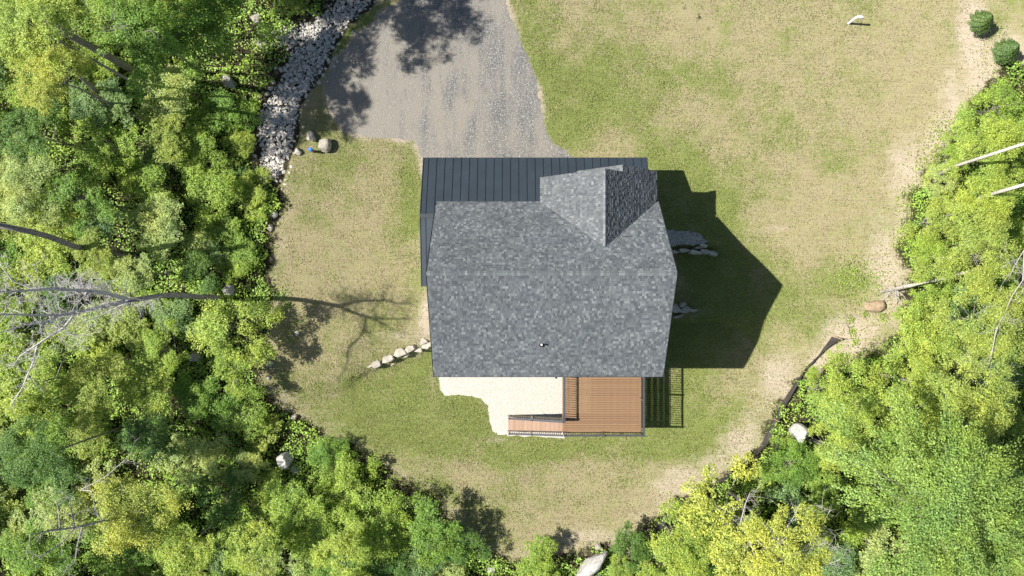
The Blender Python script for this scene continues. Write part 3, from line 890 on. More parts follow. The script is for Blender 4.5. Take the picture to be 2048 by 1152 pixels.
# ridge caps: folded shingles one by one
def cap_mesh(direction, sA, sB, w=0.16, ln=0.21):
    """folded cap around a ridge running along +x (direction rotates it); sA, sB slopes on -y and +y sides"""
    mb = MB()
    y1 = w / math.hypot(1, sA); y2 = w / math.hypot(1, sB)
    V = [(0, -y1, -y1 * sA + .016), (0, 0, .024), (0, y2, -y2 * sB + .016), (ln, -y1, -y1 * sA + .028), (ln, 0, .040), (ln, y2, -y2 * sB + .028),
         (ln, -y1, -y1 * sA - .004), (ln, 0, .008), (ln, y2, -y2 * sB - .004)]
    mb.add(V, [(0, 3, 4, 1), (1, 4, 5, 2), (3, 6, 7, 4), (4, 7, 8, 5)])
    return mb.mesh('ridge_cap', M['capshingle'])
def cap_material():
    m, nt, b = new_mat('cap_shingle'); nb = NB(nt)
    c = nb.ramp(nb.objinfo()['Random'], [(0.0, (0.072, 0.080, 0.088)), (0.5, (0.098, 0.108, 0.116)), (0.8, (0.128, 0.140, 0.146)), (1.0, (0.165, 0.176, 0.182))])
    c = nb.mix(1.0, c, nb.ramp(nb.noise(nb.pos(), 60, 2), [(0.3, 0.8), (0.7, 1.2)]), 'MULTIPLY')
    nb.put(b.inputs['Base Color'], c); b.inputs['Roughness'].default_value = 0.7
    return m
M['capshingle'] = cap_material()
cm = cap_mesh('x', (ZR - ZB) / (YR - YB), sF)
x_ = XL
while x_ < XR - 0.2:
    o = link('ridge_cap', cm, house); o.location = (x_, YR, ZR); x_ += 0.15
cm2 = cap_mesh('y', sl, sl)
y_ = YV + 0.05
while y_ < CYF - 0.2:
    o = link('ridge_cap', cm2, house); o.location = (CX, y_, CZ); o.rotation_euler = (0, 0, math.pi / 2); y_ += 0.15
y_ = CYF
while y_ < EYF - 0.2:
    o = link('ridge_cap', cm2, house); o.location = (EX, y_, EZ); o.rotation_euler = (0, 0, math.pi / 2); y_ += 0.15

# walls
WXL, WXR, WYF, WYB = XL + .32, XR - .32, YF - .35, YB + .38
mb = MB()
prof = [(WYB, -1.2), (WYF, -1.2), (WYF, ZF + (YF - WYF) * sF - .15), (YR, ZR - .17), (WYB, ZB + (WYB - YB) * (ZR - ZB) / (YR - YB) - .15)]
n = len(prof)
V = [(WXL, a_, b2) for a_, b2 in prof] + [(WXR, a_, b2) for a_, b2 in prof]
mb.add(V, [tuple(range(n)), tuple(range(2 * n - 1, n - 1, -1))] + [(i, n + i, n + (i + 1) % n, (i + 1) % n) for i in range(n)])
mb.obj('wall', M['siding'], house)
mb = MB()   # entry bay wall under the gables
by = EYF - .35
V = []
for yy in (WYF - .1, by):
    V += [(ELX + .3, yy, -.3), (EXR - .25, yy, -.3), (EXR - .25, yy, ZF + .1), (EX, yy, EZ - .2), (ELX + .3, yy, ZF + .1)]
mb.add(V, [(0, 1, 2, 3, 4), (9, 8, 7, 6, 5)] + [(i, 5 + i, 5 + (i + 1) % 5, (i + 1) % 5) for i in range(5)])
mb.obj('wall', M['siding'], house)
mb = MB()
V = []
for yy in (YF - .5, CYF - .33):
    V += [(EXL + .3, yy, 4.4), (EXR - .3, yy, 4.4), (EXR - .3, yy, ZF + .1), (CX, yy, CZ - .2), (EXL + .3, yy, ZF + .1)]
mb.add(V, [(0, 1, 2, 3, 4), (9, 8, 7, 6, 5)] + [(i, 5 + i, 5 + (i + 1) % 5, (i + 1) % 5) for i in range(5)])
mb.obj('gable', M['siding'], house)
MB().box(WXL - .02, WXR + .02, WYB - .02, WYF + .02, -1.4, 0.25).obj('foundation', M['concrete'], house)
# drip edge along eaves
for (a_, b2) in (((XL, YB - .02, ZB - .05), (XR, YB - .02, ZB - .05)), ((XL, YF + .02, ZF - .05), (EXL, YF + .02, ZF - .05))):
    MB().bar(a_, b2, .03, .14).obj('drip_edge', M['metal_dark'], house)
for s_ in (XL - .012, XR + .012):
    MB().bar((s_, YB, ZB - .04), (s_, YR, ZR - .04), .024, .12).obj('rake_trim', M['metal_dark'], house)
    MB().bar((s_, YF, ZF - .04), (s_, YR, ZR - .04), .024, .12).obj('rake_trim', M['metal_dark'], house)

# windows and doors
def window(x, y, z, w, h, axis_, out, name='window', sash=True):
    """frame, pane; axis_ 'x' = wall runs along x (faces +-y by out)"""
    def B(mb_, a0, a1, z0, z1, d0, d1):
        lo, hi = sorted((d0 * out, d1 * out))
        if axis_ == 'x': mb_.box(x + a0, x + a1, y + lo, y + hi, z + z0, z + z1)
        else: mb_.box(x + lo, x + hi, y + a0, y + a1, z + z0, z + z1)
    f = MB()
    t = .08
    B(f, -w / 2, w / 2, h / 2 - t, h / 2, .003, .06); B(f, -w / 2, w / 2, -h / 2, -h / 2 + t, .003, .06)
    B(f, -w / 2, -w / 2 + t, -h / 2 + t, h / 2 - t, .003, .055); B(f, w / 2 - t, w / 2, -h / 2 + t, h / 2 - t, .003, .055)
    if sash: B(f, -w / 2 + t, w / 2 - t, -.025, .025, .003, .045)
    fo = f.obj(name, M['trim'], house)
    g = MB(); B(g, -w / 2 + t, w / 2 - t, -h / 2 + t, h / 2 - t, .004, .02); g.obj('pane', M['glass'], fo)
for wx in (-2.6, -0.4, 1.4): window(wx, WYB, 4.6, .9, 1.3, 'x', -1)
for wx in (-2.6, -0.2): window(wx, WYB, .25, .9, 1.1, 'x', -1)
window(5.2, WYB, 2.65, 1.8, 2.1, 'x', -1, 'sliding_door', False)
window(5.2, WYB, 5.3, 1.2, 1.2, 'x', -1)
for wy in (-2.6, 0.7, 2.9): window(WXR, wy, 3.4, .9, 1.3, 'y', 1)
for wy in (-0.6, 2.0): window(WXR, wy, 6.2, .9, 1.2, 'y', 1)
for wy in (-2.6, 0.7): window(WXL, wy, 6.4, .9, 1.2, 'y', -1)
window(WXL, -2.6, 3.2, .9, 1.3, 'y', -1)
window(EX, by, 4.9, 1.2, 1.2, 'x', 1)
for wx in (-2.4, 0.2): window(wx, WYF, 2.0, 1.0, 1.4, 'x', 1)
d = MB().box(1.6, 2.55, WYF + .003, WYF + .05, .05, 2.15).obj('door', M['door'], house)
MB().box(2.40, 2.46, WYF + .05, WYF + .10, 1.0, 1.06).obj('handle', M['trim'], d)

# metal porch roof: standing seam panels one by one
PXL, PXR, PYF, PZF = -5.12, 7.80, 7.52, 3.28
PYR, PZR = 4.02, 4.80
PYE, PZE = 0.09, 4.16
seams = [PXL] + [-4.83 + .4715 * i for i in range(27) if -4.83 + .4715 * i < PXR - .05] + [PXR]
def panel(x0, x1, ya, za, yb, zb, parent):
    """one pan with upstanding seam on its left edge"""
    mb_ = MB()
    d_ = Vector((0, yb - ya, zb - za)).normalized(); nn = Vector((1, 0, 0)).cross(d_)
    if nn.z < 0: nn = -nn
    def pt(x, end, h): return Vector((x, (ya, yb)[end], (za, zb)[end])) + nn * h
    th = .004
    prof_ = [(x0 + .001, 0), (x1 - .001, 0), (x1 - .001, th), (x0 + .016, th), (x0 + .016, .042), (x0 + .001, .042)]
    V_ = [pt(a, 0, h) for a, h in prof_] + [pt(a, 1, h) for a, h in prof_]
    k = len(prof_)
    mb_.add(V_, [(i, (i + 1) % k, k + (i + 1) % k, k + i) for i in range(k)] + [tuple(range(k - 1, -1, -1)), tuple(range(k, 2 * k))])
    return mb_.obj('roof_panel', M['metal'], parent)
porch = empty('porch', (0, 0, 0)); porch.parent = house; 
for i in range(len(seams) - 1):
    panel(seams[i], seams[i + 1], PYF, PZF, (PYR if seams[i] < WXL else WYF + .02), (PZR if seams[i] < WXL else PZR - (WYF + .02 - PYR) * (PZR - PZF) / (PYF - PYR)), porch)
for i in range(3):
    panel(seams[i], min(seams[i + 1], WXL - .01), PYR, PZR, PYE, PZE, porch)
MB().bar((PXL - .01, PYR, PZR + .035), (WXL - .01, PYR, PZR + .035), .22, .03).obj('roof_ridge', M['metal_dark'], porch)
MB().bar((PXL - .015, PYF + .012, PZF - .06), (PXR + .015, PYF + .012, PZF - .06), .022, .14).obj('fascia', M['metal_dark'], porch)
MB().bar((PXL - .012, PYF, PZF - .05), (PXL - .012, PYR, PZR - .05), .022, .13).obj('fascia', M['metal_dark'], porch)
MB().bar((PXR + .012, PYF, PZF - .05), (PXR + .012, WYF, PZR - .2), .022, .13).obj('fascia', M['metal_dark'], porch)
MB().bar((PXL - .012, PYE, PZE - .05), (PXL - .012, PYR, PZR - .05), .022, .13).obj('fascia', M['metal_dark'], porch)
# soffit slab
mb = MB()
mb.add([(PXL, PYF, PZF - .02), (PXR, PYF, PZF - .02), (PXR, WYF + .05, PZR - .18), (PXL, WYF + .05, PZR - .18),
        (PXL, PYF, PZF - .12), (PXR, PYF, PZF - .12), (PXR, WYF + .05, PZR - .28), (PXL, WYF + .05, PZR - .28)],
       [(0, 1, 2, 3), (7, 6, 5, 4), (0, 4, 5, 1), (1, 5, 6, 2), (2, 6, 7, 3), (3, 7, 4, 0)])
mb.obj('soffit', M['siding'], porch)
MB().bar(((PXL + WXL) / 2, PYE + .02, PZE - .09), ((PXL + WXL) / 2, PYR, PZR - .09), (WXL - PXL) - .02, .1).obj('soffit', M['siding'], porch)
for x_ in (PXL + .15, -2.5, 0.2, 2.9):
    MB().box(x_ - .08, x_ + .08, PYF - .28, PYF - .12, 0, PZF - .08).obj('post', M['trim'], porch)
for y_ in (PYE + .15, 2.0, 4.0):
    MB().box(PXL + .07, PXL + .23, y_ - .08, y_ + .08, -.02, PZE - .1).obj('post', M['trim'], porch)
MB().box(PXL + .02, WXL - .03, PYE, PYF - .1, -.1, .10).obj('porch_floor', M['concrete'], porch)

# roof vent pipe and downspout
p = P(1083, 689, 7.75)
zr_at = ZB + (p.y - YB) * (ZR - ZB) / (YR - YB)
vent = empty('vent_pipe', (p.x, p.y, zr_at), label='short white pipe vent poking through the rear shingle slope', cat='vent pipe')
MB().tube([(0, 0, -.05), (0, 0, .38)], .05, 14).obj('pipe', M['pvc'], vent)
MB().tube([(0, 0, .381), (0, 0, .385)], .032, 12).obj('bore', M['rubber'], vent)
MB().tube([(0, -.03, 0.0), (0, 0, .10)], [.14, .065], 14).obj('boot', M['rubber'], vent)
p = P(1110.5, 757, 5.9)
MB().tube([(p.x, WYB - .30, ZB - .10), (p.x, WYB - .12, ZB - .4), (p.x, WYB - .07, 5.7), (p.x, WYB - .07, -1.0)], .04, 8).obj('downspout', M['metal_dark'], house)
MB().tube([(p.x + .02, YB - .07, ZB - .28), (p.x + .02, YB - .07, ZB - .12)], .07, 10).obj('floodlight', M['metal_dark'], house)

# ------------------------------------------------------------------ deck with stairs
DZ = 1.42
a = P(1127, 760, DZ); b_ = P(1283, 865, DZ)
DX0, DX1, DY0, DY1 = a.x - .06, b_.x, b_.y, WYB - .02
deck = empty('deck', ((DX0 + DX1) / 2, (DY0 + DY1) / 2, DZ), label='brown composite deck with black railing and stairs behind the house', cat='deck')
def dobj(mb_, name, mat, parent=None):
    par = parent or deck
    o = mb_.obj(name, mat, par)
    w = Vector(deck.location)
    if par is deck: o.location = -w
    return o
def bp(mb_, name, mat, par=None): return dobj(mb_, name, mat, par)
pitch = .1395
nb_ = int((DY1 - DY0 - .14) / pitch)
bm_board = None
y_ = DY0 + .15
for i in range(nb_ + 1):
    y1_ = min(y_ + pitch - .018, DY1)
    if y1_ - y_ < .03: break
    o = MB().box(-(DX1 - DX0) / 2 + .15, (DX1 - DX0) / 2 - .15, 0, y1_ - y_, -.028, 0).obj('deck_board', M['deck'], deck)
    o.location = (0, y_ - deck.location.y, 0)
    y_ += pitch
for (x0_, x1_, y0_, y1_) in ((DX0, DX1, DY0, DY0 + .138), (DX0, DX0 + .14, DY0 + .142, DY1), (DX1 - .14, DX1, DY0 + .142, DY1)):
    bp(MB().box(x0_, x1_, y0_, y1_, DZ - .028, DZ), 'border_board', M['deck'])
bp(MB().box(DX0 + .01, DX1 - .01, DY0 + .01, DY0 + .05, DZ - .30, DZ - .03), 'rim_joist', M['under'])
bp(MB().box(DX0 + .01, DX0 + .05, DY0 + .05, DY1, DZ - .30, DZ - .03), 'rim_joist', M['under'])
bp(MB().box(DX1 - .05, DX1 - .01, DY0 + .05, DY1, DZ - .30, DZ - .03), 'rim_joist', M['under'])
for k in range(1, 12):
    xx = DX0 + (DX1 - DX0) * k / 12
    bp(MB().box(xx - .02, xx + .02, DY0 + .05, DY1, DZ - .26, DZ - .03), 'joist', M['under'])
for xx in (DX0 + .2, (DX0 + DX1) / 2, DX1 - .2):
    bp(MB().box(xx - .07, xx + .07, DY0 + .2, DY0 + .34, -1.25, DZ - .26), 'support_post', M['under'])

def railing(p0, p1, posts, spacing=.137, hgt=.98, skip_first=False):
    """p0,p1 floor points of the run"""
    p0 = Vector(p0); p1 = Vector(p1)
    up = Vector((0, 0, 1))
    rl = MB().bar(p0 + up * hgt, p1 + up * hgt, .105, .05)
    ro = bp(rl, 'railing', M['railing'])
    lo = MB().bar(p0 + up * .10, p1 + up * .10, .04, .035).obj('bottom_rail', M['railing'], ro)
    L = (p1 - p0).length
    nbal = int(L / spacing)
    bal = MB().box(-.019, .019, -.019, .019, .11, hgt - .02).mesh('baluster', M['railing'])
    pst = MB().box(-.045, .045, -.045, .045, -.25, hgt + .07).mesh('post', M['railing'])
    cap = MB().box(-.052, .052, -.052, .052, hgt + .07, hgt + .095).mesh('post_cap', M['railing'])
    for i in range(1, nbal):
        q = p0 + (p1 - p0) * (i / nbal)
        if any(abs((q - (p0 + (p1 - p0) * t)).length) < .07 for t in posts): continue
        o = link('baluster', bal, ro); o.location = q
    for t in posts:
        o = link('post', pst, ro); o.location = p0 + (p1 - p0) * t
        o2 = link('post_cap', cap, ro); o2.location = p0 + (p1 - p0) * t
    return ro
ry = DY0 + .02
SY1 = P(1124, 838, DZ).y       # stair opening north edge at deck
railing((DX0 + .05, SY1 + .05, DZ), (DX0 + .05, DY1 - .05, DZ), (0, 1))
railing((DX0 + .05, ry, DZ), (DX1 - .05, ry, DZ), (0, .5, 1))
railing((DX1 - .04, ry + .06, DZ), (DX1 - .04, DY1 - .05, DZ), (.47, 1))
# stairs
SX0 = P(1017, 848, -1.0).x
yt = (SY1, DY0 + .02); yb_ = (P(1017, 832, -.95).y, P(1017, 862, -.95).y)
NT = 13
stairs = MB()
for k in range(2):
    q0 = Vector((DX0, yt[k], DZ - .20)); q1 = Vector((SX0, yb_[k], -1.15 + .02))
    stairs.bar(q0, q1, .045, .28)
so = bp(stairs, 'stringer', M['under'])
rise = (DZ + 1.15) / NT
run = (DX0 - SX0) / (NT - 1)
for i in range(NT - 1):
    t0 = i / (NT - 1)
    x1_ = DX0 - i * run; x0_ = x1_ - run - .02
    zt = DZ - (i + 1) * rise
    f_ = (DX0 - (x0_ + x1_) / 2) / (DX0 - SX0)
    ya_ = yt[0] + (yb_[0] - yt[0]) * f_; yb2 = yt[1] + (yb_[1] - yt[1]) * f_
    for j in range(2):
        xa = x0_ + j * (x1_ - x0_) / 2
        MB().box(xa + .003, xa + (x1_ - x0_) / 2 - .003, yb2 + .03, ya_ - .03, zt - .028, zt).obj('tread', M['tread'], so)
    MB().box(x1_ - .012, x1_ - .001, yb2 + .03, ya_ - .03, zt + .001, zt + rise - .03).obj('riser', M['tread'], so)
for k in range(2):
    railing((SX0 + .05, yb_[k], -1.15 + rise * .4), (DX0 - .02 if k == 0 else DX0 - .05, yt[k], DZ), (0, .44) if k else (0, .44, 1))

# ------------------------------------------------------------------ small yard things
wc = empty('well_head', tuple(PG(627, 303)), label='blue-capped well casing standing between three boulders on the lawn', cat='well head')
MB().tube([(0, 0, -.05), (0, 0, .62)], .085, 18).obj('casing', M['casing'], wc)
MB().tube([(0, 0, .60), (0, 0, .64), (0, 0, .72), (0, 0, .76)], [.12, .125, .12, .08], 20).obj('cap', M['blue'], wc)
mb = MB(); mb.tube([(.05, 0, .60), (.16, 0, .60), (.16, 0, .50)], .02, 8)
mb.obj('conduit', M['casing'], wc)

vp = empty('septic_vent', tuple(PG(1697, 47)), label='white candy-cane vent pipe standing alone in the upper right lawn', cat='vent pipe')
pts = [(0, 0, -.05), (0, 0, .95)] + [(.20 - .20 * math.cos(t), 0.0, .95 + .20 * math.sin(t)) for t in np.linspace(.2, math.pi, 9)] + [(.40, 0, .82)]
MB().tube(pts, .065, 14).obj('pipe', M['pvc'], vp, smooth=False)
MB().tube([(0, 0, .80), (0, 0, .93)], .075, 14).obj('coupling', M['pvc'], vp)
vp.rotation_euler = (0, 0, -.1)

# silt fence: fabric in sections, stakes
fence = empty('silt_fence', (0, 0, 0), label='black silt fence curving along the right and lower edge of the lawn', cat='fence')
FP = [(1664, 672), (1652, 690), (1640, 706), (1622, 726), (1606, 742), (1592, 764), (1572, 792), (1560, 812), (1548, 838), (1536, 860), (1524, 884), (1508, 908), (1480, 932), (1446, 956), (1415, 972), (1388, 984), (1360, 1000), (1330, 1030), (1318, 1044), (1298, 1062), (1270, 1084)]
lean = [.40, .10, .02, .0, .0, .08, .14, .16, .16, .20, .18, .06, .02, .06, .04, .08, .1, .12, .25, .2, .1]
hts = [.62, .4, .32, .32, .32, .36, .46, .48, .50, .52, .50, .38, .4, .35, .3, .35, .3, .45, .6, .5, .4]
G = [PG(a, b2) for a, b2 in FP]
for i in range(len(G) - 1):
    mb = MB()
    sub = 4; rowsV = []
    for j in range(sub + 1):
        t = j / sub
        q = G[i].lerp(G[i + 1], t)
        ln_ = lean[i] * (1 - t) + lean[i + 1] * t; h_ = hts[i] * (1 - t) + hts[i + 1] * t
        d_ = (G[i + 1] - G[i]).normalized(); nrm_ = Vector((d_.y, -d_.x, 0))
        if nrm_.x > 0: nrm_ = -nrm_
        sag = -0.06 * math.sin(math.pi * t)
        for k in range(4):
            f_ = k / 3
            bow = 0.07 * math.sin(math.pi * f_) * math.sin(3.1 * (i + t) + 1)
            rowsV.append(q - nrm_ * (ln_ * f_ + bow) + Vector((0, 0, (h_ + sag) * f_ - .03 + .0)))
    V = rowsV + [v + nrm_ * .006 for v in rowsV]
    N = len(rowsV); Fc = []
    for j in range(sub):
        for k in range(3):
            a_ = j * 4 + k
            Fc.append((a_, a_ + 4, a_ + 5, a_ + 1)); Fc.append((N + a_ + 1, N + a_ + 5, N + a_ + 4, N + a_))
    mb.add(V, Fc).obj('fabric', M['fabric'], fence)
    q = G[i]; d_ = (G[i + 1] - G[i]).normalized(); nrm_ = Vector((d_.y, -d_.x, 0))
    if nrm_.x > 0: nrm_ = -nrm_
    if i % 4 == 0:
        MB().bar(q + nrm_ * .03 - Vector((0, 0, .15)), q + nrm_ * .03 - nrm_ * lean[i] + Vector((0, 0, hts[i] + .12)), .035, .035).obj('stake', M['stake'], fence)

t = empty('drain_pipe', (0, 0, 0), label='short black plastic pipe with grey band lying by the right-hand brush', cat='pipe')
a = PG(1661, 719, .12); b_ = PG(1656, 742, .10)
MB().tube([a, b_], .095, 14).obj('pipe', M['rubber'], t)
m_ = a.lerp(b_, .55); d_ = (b_ - a).normalized()
MB().tube([m_ - d_ * .09, m_ + d_ * .09], .1, 14).obj('band', M['casing'], t)
MB().tube([PG(1697, 1140, .08), PG(1697, 1140, .1) + Vector((.1, 0, 0))], .02, 6)
MB().tube([PG(1195, 1138, .10), PG(1201, 1158, .15)], .06, 12).obj('hose', M['teal'], label='pale blue pipe end under the long white slab boulder', cat='pipe')
for (pp, lab) in (([(1690, 627), (1693, 633), (1690, 641)], 'short curled black root on the pale sand'), ([(1698, 626), (1703, 632), (1700, 642), (1697, 650)], 'thin curved brown twig beside the curled root'), ([(1691, 643), (1694, 653), (1699, 660)], 'dark twig ending at a seedling on the pale sand')):
    MB().tube([PG(a_, b2, .03 + .05 * (i % 2)) for i, (a_, b2) in enumerate(pp)], [.018, .025, .02, .012][:len(pp)], 5).obj('twig', M['bark'], label=lab, cat='twig')
o = boulder(1744, 612, 24, 14, 0.5, 0.1, 'brown earth-covered boulder below the root end of the fallen birch', i=1)
o.data = o.data.copy(); o.data.materials.clear(); o.data.materials.append(M['earth'])

# ------------------------------------------------------------------ foliage
def leaf_quads(c, nrm, L, W, r_, dirv=None):
    """c centres (n,3), nrm unit normals; diamond leaves"""
    n = len(c)
    rnd = r_.normal(size=(n, 3))
    if dirv is not None: rnd = dirv + rnd * 0.35
    t = rnd - nrm * np.sum(rnd * nrm, 1)[:, None]
    t /= np.linalg.norm(t, axis=1)[:, None] + 1e-9
    b = np.cross(nrm, t)
    L = L * r_.uniform(.65, 1.35, n); W = W * r_.uniform(.7, 1.3, n)
    V = np.stack([c - t * (L * .5)[:, None], c + b * (W * .5)[:, None] + t * (L * .08)[:, None], c + t * (L * .5)[:, None], c - b * (W * .5)[:, None] + t * (L * .08)[:, None]], 1)
    return V.reshape(-1, 3)

def unit(v): return v / (np.linalg.norm(v, axis=-1, keepdims=True) + 1e-9)

def crown_data(seed, R, H, style='broad', leaf=0.14, lai=3.2):
    """leaf geometry of a crown of radius R and depth H with its base at z=0; returns verts and bough centres"""
    r_ = np.random.default_rng(seed)
    area = math.pi * R * R
    nleaf = int(area * lai / (leaf * leaf * .62 * .5))
    if style == 'conifer':
        n = nleaf
        t = r_.uniform(0, 1, n) ** 0.6            # 0 top .. 1 base
        ph = r_.uniform(0, 2 * np.pi, n)
        lob = 1 + .16 * np.sin(ph * 9 + t * 20)
        rr = R * t ** .85 * lob * r_.uniform(.7, 1.02, n)
        c = np.stack([rr * np.cos(ph), rr * np.sin(ph), H * (1 - t) + r_.normal(0, .02, n)], 1)
        nr = unit(np.stack([np.cos(ph), np.sin(ph), np.full(n, .9)], 1) + r_.normal(0, .4, (n, 3)))
        dv = unit(np.stack([np.cos(ph), np.sin(ph), np.full(n, .3)], 1))
        return leaf_quads(c, nr, leaf * 1.3, leaf * .5, r_, dv), []
    # boughs
    bs = {'broad': .30, 'spray': .26, 'bush': .36, 'sparse': .24}[style]
    nb = int({'broad': 3.1, 'spray': 3.4, 'bush': 2.6, 'sparse': 2.1}[style] / (bs * bs) * 0.9)
    ph = r_.uniform(0, 2 * np.pi, nb)
    ecc = 1 + .30 * np.sin(ph * 2 + r_.uniform(0, 6)) + .14 * np.sin(ph * 3 + r_.uniform(0, 6)) + .1 * np.sin(ph * 5 + r_.uniform(0, 6))
    q = np.sqrt(r_.uniform(0, 1, nb)) * ecc
    shell = np.sqrt(np.clip(1 - (q / 1.35) ** 2, 0.02, 1))
    z = H * (shell * r_.uniform(.55, 1.0, nb))
    bc = np.stack([R * q * np.cos(ph) * .86, R * q * np.sin(ph) * .86, z], 1)
    br = R * bs * r_.uniform(.55, 1.25, nb)
    wts = br ** 2; wts /= wts.sum()
    which = r_.choice(nb, nleaf, p=wts)
    # twig clusters inside boughs
    ncl = 34
    cl = unit(r_.normal(size=(nb, ncl, 3)))
    cl[..., 2] = np.abs(cl[..., 2]) * 1.0 - 0.25
    cl *= r_.uniform(.45, 1.0, (nb, ncl, 1))
    ci = r_.integers(0, ncl, nleaf)
    off = cl[which, ci] + r_.normal(0, .125, (nleaf, 3))
    rad = unit(np.stack([bc[:, 0], bc[:, 1], np.zeros(nb)], 1))
    off[:, 2] *= .55
    if style == 'spray':
        al = np.sum(off * rad[which], 1)[:, None]
        off = off + rad[which] * al * .9
        sd = np.cross(rad[which], [0, 0, 1.0]); sa = np.sum(off * sd, 1)[:, None]
        off = off - sd * sa * .35
    c = bc[which] + off * br[which][:, None]
    up = np.array([0, 0, 1.0])
    nr = unit(off * .45 + up * 1.0 + r_.normal(0, .42, (nleaf, 3)) + rad[which] * .1)
    dv = unit(off + rad[which] * (1.0 if style == 'spray' else .35)) if style != 'bush' else None
    return leaf_quads(c, nr, leaf, leaf * .62, r_, dv), [(bc[i], br[i]) for i in range(nb)]

def trunk_data(mb, R, Hc, Htot, boughs, r_, r0, lean=(0, 0), white=0):
    """tapered trunk from z=0 with limbs into the boughs; crown base at Htot-Hc"""
    zb = Htot - Hc
    top = Vector((lean[0], lean[1], Htot - Hc * .35))
    pts = []; rads = []
    for i in range(8):
        t = i / 7
        pts.append(Vector((lean[0] * t * t + r_.normal(0, .04) * Htot * .1 * t, lean[1] * t * t + r_.normal(0, .04) * Htot * .1 * t, top.z * t)))
        rads.append(r0 * (1.25 if i == 0 else 1 - .78 * t))
    mb.tube(pts, rads, 8)
    for (c_, rr) in boughs:
        tgt = Vector((c_[0] + lean[0], c_[1] + lean[1], c_[2] + zb))
        t = min(.95, max(.15, (tgt.z - .35 * math.hypot(c_[0], c_[1]) - .5) / max(.1, top.z)))
        k = t * 7; i = min(6, int(k)); st = pts[i].lerp(pts[i + 1], k - i)
        mid = st.lerp(tgt, .5) + Vector((0, 0, -.06 * (tgt - st).length)) + Vector(r_.normal(0, .05, 3)) * (tgt - st).length
        ra = r0 * .30 * (1 - .5 * t) + .008
        mb.tube([st, mid, tgt], [ra, ra * .65, ra * .22], 5, cap=False)

# crown library: (style, R, H, leaf size, lai)
LIB = {}
def lib(key, n, style, R, H, leaf, lai, mat='leaf'):
    out = []
    for i in range(n):
        V, boughs = crown_data(hash((len(LIB), i)) % 99991 + 17, R, H, style, leaf, lai)
        me_ = mesh_np('foliage', V, 4, np.arange(len(V)), M[mat])
        out.append((me_, boughs))
    LIB[key] = (out, R, H)
lib('bush', 6, 'bush', 1.1, .9, .088, 2.3)
lib('shrub', 6, 'bush', 1.9, 1.5, .092, 2.3)
lib('small', 5, 'broad', 2.3, 2.2, .10, 2.2)
lib('tree', 4, 'broad', 3.4, 3.5, .11, 2.2)
lib('big', 1, 'spray', 5.6, 4.6, .135, 3.0)
lib('spray', 2, 'spray', 3.6, 3.0, .13, 3.0)
lib('sparse', 2, 'sparse', 3.2, 3.2, .12, 1.8)
lib('ever', 2, 'conifer', 1.2, 1.9, .10, 7.0, 'needle')
TRUNKS = {}
counter = {}
def trunk_mesh(kind, vi, Htot, scale, mat, lean):
    key = (kind, vi, round(Htot), mat, lean)
    if key not in TRUNKS:
        out, R, H = LIB[kind]
        mb_ = MB(); r_ = np.random.default_rng(hash(key[:2]) % 1000 if False else 31 * vi + len(kind))
        r0 = 0.035 * Htot ** .8 * (.55 if kind in ('bush', 'shrub') else .42)
        b_ = [(np.array(c_) * scale, r2 * scale) for c_, r2 in out[vi][1]]
        trunk_data(mb_, R * scale, H * scale, Htot, b_, r_, max(.025, r0), lean)
        TRUNKS[key] = mb_.mesh('trunk', M[mat], True)
    return TRUNKS[key]

NM = {'bush': 'bush', 'shrub': 'shrub', 'small': 'small_tree', 'tree': 'tree', 'big': 'tree', 'spray': 'tree', 'sparse': 'tree', 'ever': 'evergreen_shrub'}
CATN = {'bush': 'bush', 'shrub': 'shrub', 'small': 'tree', 'tree': 'tree', 'big': 'tree', 'spray': 'tree', 'sparse': 'tree', 'ever': 'evergreen'}
placed = []
def plant(kind, x, y, h, R, color, label=None, group=None, mat='bark', rz=None, lean=(0, 0)):
    out, R0, H0 = LIB[kind]
    vi = counter.get(kind, 0) % len(out); counter[kind] = counter.get(kind, 0) + 1
    s = R / R0
    z0 = gzs(x, y)
    root = empty(NM[kind], (x, y, z0), rz if rz is not None else rng.uniform(0, 6.28), label, CATN[kind], group)
    Hc = H0 * s
    zs = 1.0
    if Hc > h * .92:
        zs = h * .92 / Hc; Hc = h * .92
    cr = link('crown' if kind not in ('bush', 'shrub') else 'foliage', out[vi][0], root)
    cr.scale = (s, s, s * zs); cr.location = (lean[0], lean[1], h - Hc)
    cr.color = tuple(color) + (1,)
    if kind != 'ever':
        tm = trunk_mesh(kind, vi, h, s, mat, lean)
        tr = link('trunk' if kind not in ('bush', 'shrub') else 'stem', tm, root)
    else:
        tr = MB().tube([(0, 0, 0), (0, 0, h * .8)], [.05, .015], 6).obj('trunk', M['bark'], root)
    placed.append((x, y, R))
    return root

def plant_px(kind, px, py, rpx, h, color, label=None, group=None, **kw):
    for _ in range(12):
        zc = max(.5, h - .4 * rpx / 32)
        p = P(px, py, zc)
        if h < 1.0 or label is None or px > 640 and h < 2.6 or 'round yellow' in label or kind == 'ever': break
        dcl_ = -float(dist_poly(np.array([p.x]), np.array([p.y]), CLEAR)[0])
        lim = 99 if not (px < 600 and py < 880 and py > 160) else 0.7 + .7 * max(0, dcl_)
        if dcl_ > 0.5 and h <= lim: break
        h *= .88
    R = rpx * (CAM_H - zc) / K
    return plant(kind, p.x, p.y, h, R, color, label, group, **kw)

